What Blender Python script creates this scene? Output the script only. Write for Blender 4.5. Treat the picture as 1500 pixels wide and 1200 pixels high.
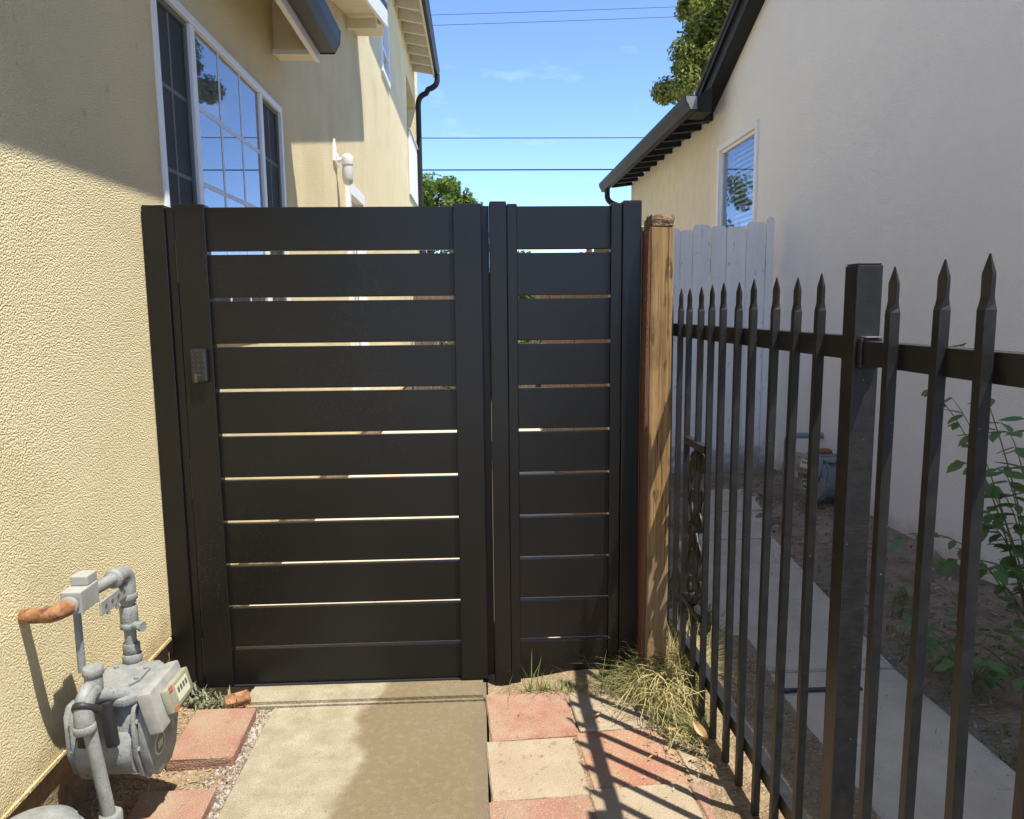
import bpy, bmesh, math, random
from mathutils import Vector, Matrix, Euler
R = math.radians
rnd = random.Random(7)
for o in list(bpy.data.objects): bpy.data.objects.remove(o)
SC = bpy.context.scene
COL = SC.collection

# ------------------------------------------------------------------ camera
cd = bpy.data.cameras.new('camera'); cam = bpy.data.objects.new('camera', cd); COL.objects.link(cam)
cd.sensor_width = 36.0; cd.sensor_fit = 'HORIZONTAL'; cd.lens = 1100 / 1500 * 36.0
cd.clip_start = 0.05; cd.clip_end = 3000
yaw, pit, rol = R(2.6), R(-7.6), R(0.58)
fw = Vector((math.sin(yaw) * math.cos(pit), math.cos(yaw) * math.cos(pit), math.sin(pit)))
rt = Vector((math.cos(yaw), -math.sin(yaw), 0)); up = rt.cross(fw)
r2 = rt * math.cos(rol) - up * math.sin(rol); u2 = up * math.cos(rol) + rt * math.sin(rol)
M = Matrix((r2, u2, -fw)).transposed().to_4x4(); M.translation = Vector((0, 0, 1.44))
cam.matrix_world = M
SC.camera = cam

# ------------------------------------------------------------------ light
SUN = Vector((0.305, -0.30, 1.0)).normalized()          # towards the sun
w = bpy.data.worlds.new('World'); SC.world = w; w.use_nodes = True
nt = w.node_tree; N = nt.nodes; bg = N['Background']
sky = N.new('ShaderNodeTexSky'); sky.sky_type = 'NISHITA'; sky.sun_disc = False
sky.sun_elevation = math.asin(SUN.z); sky.sun_rotation = math.atan2(SUN.x, SUN.y)
sky.air_density = 0.46; sky.dust_density = 0.0; sky.ozone_density = 5.0; sky.altitude = 50
tc = N.new('ShaderNodeTexCoord'); mp = N.new('ShaderNodeMapping'); mp.inputs['Scale'].default_value = (2.2, 2.2, 7.0)
mp.inputs['Rotation'].default_value = (0.0, 0.25, 0.4)
nz = N.new('ShaderNodeTexNoise'); nz.inputs['Scale'].default_value = 2.3; nz.inputs['Detail'].default_value = 8; nz.inputs['Roughness'].default_value = 0.62
cr = N.new('ShaderNodeValToRGB'); cr.color_ramp.elements[0].position = 0.56; cr.color_ramp.elements[1].position = 0.86
cr.color_ramp.elements[0].color = (0, 0, 0, 1); cr.color_ramp.elements[1].color = (0.38, 0.38, 0.38, 1)
mx = N.new('ShaderNodeMixRGB'); mx.inputs[2].default_value = (3.4, 3.7, 4.2, 1)
nt.links.new(tc.outputs['Generated'], mp.inputs[0]); nt.links.new(mp.outputs[0], nz.inputs['Vector'])
nt.links.new(nz.outputs['Fac'], cr.inputs[0]); nt.links.new(cr.outputs[0], mx.inputs[0])
nt.links.new(sky.outputs[0], mx.inputs[1]); nt.links.new(mx.outputs[0], bg.inputs[0])
bg.inputs[1].default_value = 0.15
sl = bpy.data.lights.new('sun', 'SUN'); sl.energy = 2.9; sl.angle = R(0.53); sl.color = (1.0, 0.945, 0.85)
so = bpy.data.objects.new('sun', sl); COL.objects.link(so)
so.rotation_euler = (-SUN).to_track_quat('-Z', 'Y').to_euler(); so.location = (6, -6, 20)
SC.view_settings.view_transform = 'Standard'; SC.view_settings.look = 'None'
SC.view_settings.exposure = 1.60; SC.view_settings.gamma = 1; SC.view_settings.use_curve_mapping = False

# ------------------------------------------------------------------ materials
def mat(name, col, rough=0.6, metal=0.0, spec=0.5, var=None, vscale=8, bump=None, bscale=60, bdetail=3, stretch=None, island=None, speck=None, extra=None, rvar=0.0, cells=None):
    """col base; var second colour mixed by noise; bump distance in metres; island: second colour by random island"""
    m = bpy.data.materials.new(name); m.use_nodes = True
    n = m.node_tree.nodes; l = m.node_tree.links; b = n['Principled BSDF']
    b.inputs['Roughness'].default_value = rough; b.inputs['Metallic'].default_value = metal
    b.inputs['Specular IOR Level'].default_value = spec
    t = n.new('ShaderNodeTexCoord'); g = n.new('ShaderNodeNewGeometry')
    src = g.outputs['Position']
    if stretch:
        mpp = n.new('ShaderNodeMapping'); mpp.inputs['Scale'].default_value = stretch
        l.new(src, mpp.inputs[0]); vec = mpp.outputs[0]
    else: vec = src
    rgb = n.new('ShaderNodeRGB'); rgb.outputs[0].default_value = (*col, 1); c = rgb.outputs[0]
    if var:
        x = n.new('ShaderNodeTexNoise'); x.inputs['Scale'].default_value = vscale; x.inputs['Detail'].default_value = 6; x.inputs['Roughness'].default_value = 0.62
        l.new(vec, x.inputs['Vector'])
        r = n.new('ShaderNodeValToRGB'); r.color_ramp.elements[0].position = 0.36; r.color_ramp.elements[1].position = 0.66
        l.new(x.outputs['Fac'], r.inputs[0])
        k = n.new('ShaderNodeMixRGB'); l.new(r.outputs[0], k.inputs[0]); l.new(c, k.inputs[1]); k.inputs[2].default_value = (*var, 1); c = k.outputs[0]
        if rvar:
            q = n.new('ShaderNodeMath'); q.operation = 'MULTIPLY_ADD'; l.new(x.outputs['Fac'], q.inputs[0]); q.inputs[1].default_value = rvar; q.inputs[2].default_value = rough - rvar / 2
            l.new(q.outputs[0], b.inputs['Roughness'])
    if island:
        k = n.new('ShaderNodeMixRGB'); l.new(g.outputs['Random Per Island'], k.inputs[0]); l.new(c, k.inputs[1]); k.inputs[2].default_value = (*island, 1); c = k.outputs[0]
    if speck:   # (colour, scale, threshold)
        x = n.new('ShaderNodeTexNoise'); x.inputs['Scale'].default_value = speck[1]; x.inputs['Detail'].default_value = 2
        l.new(src, x.inputs['Vector'])
        r = n.new('ShaderNodeValToRGB'); r.color_ramp.elements[0].position = speck[2]; r.color_ramp.elements[1].position = speck[2] + 0.03
        l.new(x.outputs['Fac'], r.inputs[0])
        k = n.new('ShaderNodeMixRGB'); l.new(r.outputs[0], k.inputs[0]); l.new(c, k.inputs[1]); k.inputs[2].default_value = (*speck[0], 1); c = k.outputs[0]
    if extra: c = extra(n, l, c, src, t, g)
    l.new(c, b.inputs['Base Color'])
    if bump:
        x = n.new('ShaderNodeTexNoise'); x.inputs['Scale'].default_value = bscale; x.inputs['Detail'].default_value = bdetail; x.inputs['Roughness'].default_value = 0.55
        l.new(vec, x.inputs['Vector'])
        bp = n.new('ShaderNodeBump'); bp.inputs['Strength'].default_value = 1.0; bp.inputs['Distance'].default_value = bump
        hgt = x.outputs['Fac']
        if cells:      # rounded grains (voronoi) added to the noise
            vo = n.new('ShaderNodeTexVoronoi'); vo.feature = 'SMOOTH_F1'; vo.inputs['Scale'].default_value = cells; vo.inputs['Smoothness'].default_value = 0.6
            l.new(vec, vo.inputs['Vector']); q = n.new('ShaderNodeMath'); q.operation = 'MULTIPLY_ADD'; q.inputs[1].default_value = -0.9
            l.new(vo.outputs['Distance'], q.inputs[0]); l.new(hgt, q.inputs[2]); hgt = q.outputs[0]
        l.new(hgt, bp.inputs['Height']); l.new(bp.outputs[0], b.inputs['Normal'])
    return m

def node_noise(n, l, vec, scale, lo, hi, detail=5, stretch=None):
    if stretch:
        mpp = n.new('ShaderNodeMapping'); mpp.inputs['Scale'].default_value = stretch; l.new(vec, mpp.inputs[0]); vec = mpp.outputs[0]
    x = n.new('ShaderNodeTexNoise'); x.inputs['Scale'].default_value = scale; x.inputs['Detail'].default_value = detail
    l.new(vec, x.inputs['Vector']); r = n.new('ShaderNodeValToRGB'); r.color_ramp.elements[0].position = lo; r.color_ramp.elements[1].position = hi
    l.new(x.outputs['Fac'], r.inputs[0]); return r.outputs[0], x.outputs['Fac']
def node_mix(n, l, fac, a, col, amt=None):
    k = n.new('ShaderNodeMixRGB'); l.new(a, k.inputs[1]); k.inputs[2].default_value = (*col, 1)
    if amt is not None:
        q = n.new('ShaderNodeMath'); q.operation = 'MULTIPLY'; l.new(fac, q.inputs[0]); q.inputs[1].default_value = amt; fac = q.outputs[0]
    l.new(fac, k.inputs[0]); return k.outputs[0]
def node_line(n, l, pos, a, off, width, noise_fac=None, namt=0.0):
    """smooth step of dot(pos,a)+off (plus noise) over width"""
    d = n.new('ShaderNodeVectorMath'); d.operation = 'DOT_PRODUCT'; l.new(pos, d.inputs[0]); d.inputs[1].default_value = a
    v = d.outputs['Value']
    if noise_fac is not None:
        q = n.new('ShaderNodeMath'); q.operation = 'MULTIPLY_ADD'; l.new(noise_fac, q.inputs[0]); q.inputs[1].default_value = namt; l.new(v, q.inputs[2]); v = q.outputs[0]; off -= namt / 2
    m = n.new('ShaderNodeMapRange'); m.inputs['From Min'].default_value = -off; m.inputs['From Max'].default_value = -off + width
    m.interpolation_type = 'SMOOTHSTEP'; l.new(v, m.inputs['Value']); return m.outputs[0]

MT = {}
def yellow_stain(n, l, c, pos, t, g):
    f, _ = node_noise(n, l, pos, 3.0, 0.52, 0.8, 5, (1, 1.6, 0.35)); c = node_mix(n, l, f, c, (0.80, 0.70, 0.45), 0.35)
    _, nf = node_noise(n, l, pos, 9, 0.3, 0.7)
    f2 = node_line(n, l, pos, (0, 0, -1), 0.34, 0.14, nf, 0.3)
    c = node_mix(n, l, f2, c, (0.36, 0.25, 0.11), 0.6)
    f4, _ = node_noise(n, l, pos, 1.3, 0.50, 0.72, 9); c = node_mix(n, l, f4, c, (0.52, 0.41, 0.20), 0.35)
    f5, _ = node_noise(n, l, pos, 18, 0.66, 0.74, 5); return node_mix(n, l, f5, c, (0.45, 0.36, 0.20), 0.35)
MT['stucco_y'] = mat('yellow_stucco', (0.82, 0.71, 0.44), 0.92, spec=0.15, var=(0.77, 0.655, 0.395), vscale=2.2, bump=0.0062, bscale=250, bdetail=3, cells=185, extra=yellow_stain)
def white_stain(n, l, c, pos, t, g):
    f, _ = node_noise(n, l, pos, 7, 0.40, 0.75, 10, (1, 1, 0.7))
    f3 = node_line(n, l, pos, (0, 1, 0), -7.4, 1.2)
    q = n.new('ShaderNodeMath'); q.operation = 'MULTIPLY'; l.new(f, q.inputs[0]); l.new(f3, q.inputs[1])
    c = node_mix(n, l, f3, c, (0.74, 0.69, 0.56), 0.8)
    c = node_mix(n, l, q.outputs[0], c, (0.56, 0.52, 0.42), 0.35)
    _, nf = node_noise(n, l, pos, 7, 0.3, 0.7)
    f2 = node_line(n, l, pos, (0, 0, -1), 0.22, 0.25, nf, 0.35)
    return node_mix(n, l, f2, c, (0.42, 0.33, 0.25), 0.7)
MT['stucco_w'] = mat('white_stucco', (0.90, 0.90, 0.895), 0.9, spec=0.15, var=(0.87, 0.87, 0.87), vscale=1.7, bump=0.0045, bscale=190, bdetail=3, cells=140, extra=white_stain)
MT['foundation'] = mat('foundation_concrete', (0.30, 0.22, 0.13), 0.95, var=(0.16, 0.11, 0.07), vscale=14, bump=0.01, bscale=60)
MT['white_paint'] = mat('white_paint', (0.80, 0.79, 0.75), 0.5, var=(0.74, 0.72, 0.66), vscale=9)
MT['cream_paint'] = mat('cream_paint', (0.74, 0.66, 0.47), 0.6, var=(0.68, 0.60, 0.42), vscale=5)
MT['vinyl'] = mat('white_vinyl', (0.80, 0.80, 0.79), 0.4)
def drops(n, l, c, pos, t, g):
    f, _ = node_noise(n, l, pos, 2.5, 0.42, 0.7, 5); c = node_mix(n, l, f, c, (0.0090, 0.0082, 0.0068), 0.7)
    f, _ = node_noise(n, l, pos, 2.0, 0.5, 0.62, 5); f2, _ = node_noise(n, l, pos, 320, 0.70, 0.73, 1)
    q = n.new('ShaderNodeMath'); q.operation = 'MULTIPLY'; l.new(f, q.inputs[0]); l.new(f2, q.inputs[1])
    c = node_mix(n, l, q.outputs[0], c, (0.16, 0.16, 0.155), 0.7)
    return c
MT['gate'] = mat('bronze_black_powder_coat', (0.0052, 0.0050, 0.0045), 0.36, spec=0.38, bump=0.0002, bscale=420, extra=drops)
def iron_wear(n, l, c, pos, t, g):
    f2, _ = node_noise(n, l, pos, 150, 0.765, 0.785, 2); return node_mix(n, l, f2, c, (0.45, 0.44, 0.42), 0.7)
MT['iron'] = mat('black_painted_iron', (0.011, 0.011, 0.011), 0.42, spec=0.45, var=(0.019, 0.0188, 0.0186), vscale=25, bump=0.0006, bscale=160, extra=iron_wear, rvar=0.25)
MT['bare'] = mat('bare_metal_edge', (0.45, 0.45, 0.44), 0.35, metal=0.9)
MT['trim_dark'] = mat('dark_bronze_gutter', (0.011, 0.0105, 0.010), 0.55, spec=0.3, var=(0.022, 0.021, 0.019), vscale=4)
MT['trim_blue'] = mat('slate_gutter', (0.014, 0.017, 0.020), 0.5, spec=0.35)
MT['shingle'] = mat('roof_shingle', (0.10, 0.09, 0.085), 0.95, var=(0.06, 0.055, 0.05), vscale=10, bump=0.01, bscale=80)
def wood_marks(n, l, c, pos, t, g):
    f, _ = node_noise(n, l, pos, 45, 0.61, 0.70, 4, (1, 1, 0.22)); c = node_mix(n, l, f, c, (0.05, 0.03, 0.016), 0.8)
    f, _ = node_noise(n, l, pos, 150, 0.60, 0.66, 3, (1, 1, 0.02)); c = node_mix(n, l, f, c, (0.07, 0.042, 0.02), 0.85)
    f, _ = node_noise(n, l, pos, 5, 0.45, 0.70, 5, (1, 1, 0.5)); c = node_mix(n, l, f, c, (0.24, 0.19, 0.13), 0.55)
    f, _ = node_noise(n, l, pos, 11, 0.56, 0.70, 4, (1, 1, 0.35)); return node_mix(n, l, f, c, (0.12, 0.075, 0.035), 0.75)
MT['post_wood'] = mat('pressure_treated_post', (0.36, 0.235, 0.108), 0.85, spec=0.15, var=(0.20, 0.118, 0.05), vscale=60, bump=0.004, bscale=120, stretch=(1, 1, 0.035), extra=wood_marks)
MT['post_end'] = mat('weathered_end_grain', (0.24, 0.16, 0.09), 0.95, var=(0.075, 0.048, 0.03), vscale=50, bump=0.012, bscale=90)
MT['redwood'] = mat('red_brown_board', (0.17, 0.075, 0.038), 0.85, var=(0.10, 0.045, 0.025), vscale=20, bump=0.003, bscale=80, stretch=(1, 1, 0.08))
MT['fence_wood'] = mat('weathered_brown_fence', (0.20, 0.135, 0.09), 0.9, var=(0.12, 0.08, 0.055), vscale=18, bump=0.003, bscale=70, stretch=(1, 1, 0.08))
def board_marks(n, l, c, pos, t, g):
    f, _ = node_noise(n, l, pos, 30, 0.63, 0.70, 4, (1, 1, .30)); c = node_mix(n, l, f, c, (0.30, 0.27, 0.24), 0.6)
    f, _ = node_noise(n, l, pos, 60, 0.69, 0.73, 3); c = node_mix(n, l, f, c, (0.22, 0.20, 0.18), 0.6)
    _, nf = node_noise(n, l, pos, 12, 0.3, 0.7)
    f2 = node_line(n, l, pos, (0, 0, -1), 0.28, 0.2, nf, 0.5); return node_mix(n, l, f2, c, (0.20, 0.17, 0.14), 0.75)
MT['white_board'] = mat('pale_painted_board', (0.78, 0.765, 0.73), 0.75, var=(0.70, 0.69, 0.66), vscale=16, bump=0.002, bscale=60, stretch=(1, 1, 0.08), extra=board_marks)
def conc_stain(n, l, c, pos, t, g):
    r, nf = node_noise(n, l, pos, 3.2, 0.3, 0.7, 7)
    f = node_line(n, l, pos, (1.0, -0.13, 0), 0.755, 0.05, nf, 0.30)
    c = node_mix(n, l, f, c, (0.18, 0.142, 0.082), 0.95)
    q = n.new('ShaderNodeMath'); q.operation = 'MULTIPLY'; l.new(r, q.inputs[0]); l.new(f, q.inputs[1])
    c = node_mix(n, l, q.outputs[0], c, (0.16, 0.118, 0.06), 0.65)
    r3, _ = node_noise(n, l, pos, 14, 0.42, 0.68, 8); c = node_mix(n, l, r3, c, (0.17, 0.13, 0.075), 0.36)
    r5, _ = node_noise(n, l, pos, 40, 0.50, 0.66, 6); c = node_mix(n, l, r5, c, (0.38, 0.34, 0.25), 0.14)
    e = node_line(n, l, pos, (1.0, 0, 0), 0.05, 0.06, nf, 0.12)
    c = node_mix(n, l, e, c, (0.15, 0.125, 0.09), 0.55)
    f2, _ = node_noise(n, l, pos, 75, 0.69, 0.72, 2); c = node_mix(n, l, f2, c, (0.10, 0.08, 0.06), 0.7)
    f2, _ = node_noise(n, l, pos, 210, 0.48, 0.62, 2); return node_mix(n, l, f2, c, (0.20, 0.165, 0.11), 0.5)
MT['concrete'] = mat('old_concrete', (0.385, 0.34, 0.25), 0.9, spec=0.2, var=(0.30, 0.26, 0.18), vscale=12, bump=0.006, bscale=170, extra=conc_stain)
MT['concrete_far'] = mat('grey_concrete', (0.58, 0.49, 0.36), 0.9, spec=0.2, var=(0.48, 0.40, 0.29), vscale=5, bump=0.004, bscale=110, speck=((0.16, 0.13, 0.1), 45, 0.70))
def paver_dirt(n, l, c, pos, t, g):
    f, _ = node_noise(n, l, pos, 7, 0.42, 0.70, 8); c = node_mix(n, l, f, c, (0.30, 0.225, 0.15), 0.8)
    f, _ = node_noise(n, l, pos, 28, 0.60, 0.72, 4); c = node_mix(n, l, f, c, (0.16, 0.10, 0.065), 0.5)
    f2, _ = node_noise(n, l, pos, 240, 0.55, 0.66, 2); return node_mix(n, l, f2, c, (0.50, 0.40, 0.31), 0.4)
MT['paver_red'] = mat('red_paver', (0.27, 0.12, 0.083), 0.95, spec=0.15, var=(0.33, 0.205, 0.145), vscale=9, bump=0.005, bscale=150, extra=paver_dirt)
MT['paver_pink'] = mat('pink_paver', (0.29, 0.155, 0.112), 0.95, spec=0.15, var=(0.27, 0.14, 0.10), vscale=9, bump=0.005, bscale=150, extra=paver_dirt)
MT['paver_beige'] = mat('beige_paver', (0.35, 0.29, 0.205), 0.95, spec=0.15, var=(0.30, 0.245, 0.165), vscale=9, bump=0.005, bscale=150, extra=paver_dirt)
MT['paver_rust'] = mat('dull_red_paver', (0.31, 0.14, 0.09), 0.95, spec=0.15, var=(0.36, 0.215, 0.14), vscale=7, bump=0.005, bscale=150, extra=paver_dirt)
MT['soil'] = mat('dry_soil', (0.23, 0.16, 0.095), 0.98, spec=0.1, var=(0.33, 0.25, 0.155), vscale=16, bump=0.02, bscale=70, bdetail=6, speck=((0.45, 0.38, 0.27), 130, 0.62))
MT['soil_dark'] = mat('damp_soil', (0.26, 0.20, 0.14), 0.98, spec=0.1, var=(0.37, 0.29, 0.205), vscale=9, bump=0.025, bscale=55, bdetail=6, speck=((0.36, 0.30, 0.22), 90, 0.66))
def bed_patch(n, l, c, pos, t, g):
    f, _ = node_noise(n, l, pos, 2.6, 0.50, 0.68, 7); c = node_mix(n, l, f, c, (0.10, 0.075, 0.05), 0.6)
    f, _ = node_noise(n, l, pos, 4.1, 0.62, 0.70, 6); return node_mix(n, l, f, c, (0.10, 0.11, 0.03), 0.55)
MT['soil_dark'] = mat('damp_soil_bed', (0.26, 0.20, 0.14), 0.98, spec=0.1, var=(0.37, 0.29, 0.205), vscale=9, bump=0.025, bscale=55, bdetail=6, speck=((0.36, 0.30, 0.22), 90, 0.66), extra=bed_patch)
MT['lawn'] = mat('back_yard_ground', (0.13, 0.11, 0.06), 0.95, var=(0.08, 0.10, 0.035), vscale=2, bump=0.02, bscale=30)
MT['asphalt'] = mat('wide_ground', (0.42, 0.38, 0.31), 0.95, var=(0.36, 0.32, 0.26), vscale=0.6)
MT['pebble'] = mat('gravel_pebble', (0.15, 0.125, 0.10), 0.85, island=(0.40, 0.35, 0.29))
MT['dry_grass'] = mat('straw_grass', (0.52, 0.42, 0.21), 0.85, spec=0.2, island=(0.30, 0.29, 0.10))
MT['green_grass'] = mat('green_grass', (0.065, 0.125, 0.025), 0.7, spec=0.3, island=(0.20, 0.215, 0.06))
MT['litter'] = mat('dead_leaf_litter', (0.22, 0.12, 0.055), 0.9, island=(0.47, 0.32, 0.16))
def leafmat(name, a, b, tr=0.35):
    m = mat(name, a, 0.5, spec=0.4, island=b); n = m.node_tree.nodes; l = m.node_tree.links
    pb = n['Principled BSDF']; out = n['Material Output']
    tl = n.new('ShaderNodeBsdfTranslucent'); src = pb.inputs['Base Color'].links[0].from_socket; l.new(src, tl.inputs[0])
    ms = n.new('ShaderNodeMixShader'); ms.inputs[0].default_value = tr
    l.new(pb.outputs[0], ms.inputs[1]); l.new(tl.outputs[0], ms.inputs[2]); l.new(ms.outputs[0], out.inputs[0]); return m
MT['leaf_olive'] = leafmat('olive_leaf', (0.075, 0.115, 0.018), (0.29, 0.29, 0.055), 0.45)
MT['leaf_bright'] = leafmat('bright_leaf', (0.085, 0.15, 0.02), (0.20, 0.27, 0.045), 0.45)
MT['leaf_green'] = leafmat('shrub_leaf', (0.09, 0.18, 0.055), (0.16, 0.25, 0.075))
MT['sage'] = leafmat('grey_green_weed', (0.20, 0.22, 0.13), (0.30, 0.31, 0.20))
MT['bark'] = mat('bark', (0.12, 0.085, 0.055), 0.95, var=(0.07, 0.05, 0.035), vscale=14, bump=0.02, bscale=30)
MT['stem'] = mat('green_stem', (0.16, 0.14, 0.06), 0.8)
MT['screen'] = mat('insect_screen', (0.045, 0.050, 0.052), 0.75, spec=0.2, var=(0.06, 0.064, 0.064), vscale=3)
MT['muntin_screen'] = mat('grid_behind_screen', (0.15, 0.16, 0.16), 0.8)
MT['muntin_glass'] = mat('grid_behind_glass', (0.62, 0.66, 0.74), 0.5)
def glassmat(name, base, fac, rough=0.015):
    m = bpy.data.materials.new(name); m.use_nodes = True; n = m.node_tree.nodes; l = m.node_tree.links
    b = n['Principled BSDF']; b.inputs['Base Color'].default_value = (*base, 1); b.inputs['Roughness'].default_value = 0.6; b.inputs['Specular IOR Level'].default_value = 0.1
    gl = n.new('ShaderNodeBsdfGlossy'); gl.inputs['Roughness'].default_value = rough; gl.inputs['Color'].default_value = (0.93, 0.95, 1, 1)
    lw = n.new('ShaderNodeLayerWeight'); lw.inputs[0].default_value = fac
    ms = n.new('ShaderNodeMixShader'); l.new(lw.outputs['Fresnel'], ms.inputs[0]); l.new(b.outputs[0], ms.inputs[1]); l.new(gl.outputs[0], ms.inputs[2])
    l.new(ms.outputs[0], n['Material Output'].inputs[0]); return m
MT['pane'] = glassmat('window_glass', (0.04, 0.045, 0.07), 0.72)
def clear_glass(name):
    m = bpy.data.materials.new(name); m.use_nodes = True; n = m.node_tree.nodes; l = m.node_tree.links
    tr = n.new('ShaderNodeBsdfTransparent'); tr.inputs[0].default_value = (0.86, 0.92, 1.0, 1)
    gl = n.new('ShaderNodeBsdfGlossy'); gl.inputs['Roughness'].default_value = 0.01
    lw = n.new('ShaderNodeLayerWeight'); lw.inputs[0].default_value = 0.32
    ms = n.new('ShaderNodeMixShader'); ms.inputs[0].default_value = 0.20; l.new(tr.outputs[0], ms.inputs[1]); l.new(gl.outputs[0], ms.inputs[2])
    l.new(ms.outputs[0], n['Material Output'].inputs[0]); return m
MT['clear'] = clear_glass('clear_window_glass')
MT['blind'] = mat('white_blind', (0.80, 0.81, 0.82), 0.6)
MT['room'] = mat('room_dark', (0.10, 0.11, 0.13), 0.9)
MT['lampglass'] = mat('frosted_lamp_glass', (0.50, 0.51, 0.48), 0.15, spec=0.7)
MT['meter'] = mat('grey_meter_paint', (0.25, 0.265, 0.26), 0.62, var=(0.165, 0.17, 0.16), vscale=26, bump=0.0015, bscale=180, speck=((0.17, 0.10, 0.06), 95, 0.67))
MT['meter_dull'] = mat('dull_grey_cast_iron', (0.24, 0.26, 0.265), 0.7, var=(0.17, 0.185, 0.185), vscale=30, bump=0.003, bscale=120)
MT['meter_box'] = mat('grey_tap_block', (0.33, 0.34, 0.32), 0.6, var=(0.26, 0.265, 0.245), vscale=20)
MT['rust'] = mat('rusty_pipe', (0.19, 0.075, 0.030), 0.9, var=(0.34, 0.175, 0.080), vscale=24, bump=0.004, bscale=90, speck=((0.12, 0.05, 0.025), 50, 0.60))
MT['rubber'] = mat('black_rubber', (0.02, 0.02, 0.021), 0.55)
MT['index_white'] = mat('off_white_index_case', (0.32, 0.32, 0.305), 0.5, var=(0.24, 0.24, 0.22), vscale=30)
MT['index_face'] = mat('index_dial_face', (0.32, 0.30, 0.22), 0.2, var=(0.24, 0.235, 0.17), vscale=40)
MT['orange'] = mat('orange_tab', (0.42, 0.13, 0.065), 0.5)
MT['badge_dark'] = mat('dark_badge', (0.10, 0.105, 0.10), 0.5)
MT['badge_light'] = mat('pale_badge_ring', (0.52, 0.54, 0.38), 0.5)
MT['keypad'] = mat('keypad_black', (0.016, 0.016, 0.017), 0.3)
MT['key'] = mat('keypad_grey', (0.035, 0.035, 0.036), 0.35)
MT['brass'] = mat('pale_brass', (0.12, 0.11, 0.08), 0.4, metal=0.8)
MT['wire'] = mat('cable_black', (0.02, 0.02, 0.022), 0.7)
MT['white_meter_rust'] = MT['rust']

# ------------------------------------------------------------------ mesh helpers
def wmat(o):
    m = o.matrix_basis.copy()
    return wmat(o.parent) @ m if o.parent else m
def smooth_mesh(me, ang=40):
    for p in me.polygons: p.use_smooth = True
    try: me.set_sharp_from_angle(angle=R(ang))
    except Exception: pass
def mesh_of(bm, name, m, smooth=None):
    bmesh.ops.recalc_face_normals(bm, faces=bm.faces)
    me = bpy.data.meshes.new(name); bm.to_mesh(me); bm.free()
    for k in (m if isinstance(m, (list, tuple)) else [m]): me.materials.append(MT[k])
    if smooth: smooth_mesh(me, smooth)
    return me
def obj(name, bm, m, parent=None, smooth=None, label=None):
    """bm in world coordinates"""
    me = mesh_of(bm, name, m, smooth)
    if parent: me.transform(wmat(parent).inverted())
    o = bpy.data.objects.new(name, me); COL.objects.link(o)
    if parent: o.parent = parent
    if label: o['label'] = label
    return o
def inst(name, me, parent, mw):
    """object sharing mesh data, placed by world matrix"""
    o = bpy.data.objects.new(name, me); COL.objects.link(o)
    if parent: o.parent = parent; o.matrix_basis = wmat(parent).inverted() @ mw
    else: o.matrix_basis = mw
    return o
def thing(name, label, cat, loc, rz=0, group=None):
    o = bpy.data.objects.new(name, None); COL.objects.link(o); o.empty_display_size = 0.1
    o.matrix_basis = Matrix.Translation(loc) @ Matrix.Rotation(rz, 4, 'Z')
    o['label'] = label; o['category'] = cat
    if group: o['group'] = group
    return o
def tag(o, label, cat, group=None, kind=None):
    o['label'] = label; o['category'] = cat
    if group: o['group'] = group
    if kind: o['kind'] = kind
    return o
def struct(o, label=None):
    o['kind'] = 'structure'
    if label: o['label'] = label
    return o
def T(x, y, z): return Matrix.Translation((x, y, z))

def box(bm, x0, x1, y0, y1, z0, z1, bev=0.0, mt=None, mi=0):
    vs = [bm.verts.new(p) for p in ((x0, y0, z0), (x1, y0, z0), (x1, y1, z0), (x0, y1, z0), (x0, y0, z1), (x1, y0, z1), (x1, y1, z1), (x0, y1, z1))]
    fs = [bm.faces.new([vs[i] for i in f]) for f in ((0, 3, 2, 1), (4, 5, 6, 7), (0, 1, 5, 4), (1, 2, 6, 5), (2, 3, 7, 6), (3, 0, 4, 7))]
    for f in fs: f.material_index = mi
    if mt:
        for v in vs: v.co = mt @ v.co
    if bev > 0:
        es = list({e for f in fs for e in f.edges})
        bmesh.ops.bevel(bm, geom=es, offset=bev, segments=2, affect='EDGES', profile=0.6)
    return vs
def bx(*a, **k):
    bm = bmesh.new(); box(bm, *a, **k); return bm
def prism(bm, pts, axis, a0, a1, bev=0.0):
    """pts 2-D polygon, extruded along axis 'x' (pts=y,z), 'y' (pts=x,z) or 'z' (pts=x,y)"""
    def P(p, a): return {'x': (a, p[0], p[1]), 'y': (p[0], a, p[1]), 'z': (p[0], p[1], a)}[axis]
    A = [bm.verts.new(P(p, a0)) for p in pts]; B = [bm.verts.new(P(p, a1)) for p in pts]
    n = len(pts); fs = [bm.faces.new(A[::-1]), bm.faces.new(B)]
    for i in range(n): fs.append(bm.faces.new((A[i], A[(i + 1) % n], B[(i + 1) % n], B[i])))
    if bev > 0:
        es = list(fs[0].edges) + list(fs[1].edges)
        bmesh.ops.bevel(bm, geom=es, offset=bev, segments=2, affect='EDGES', profile=0.6)
    return A + B
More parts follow.
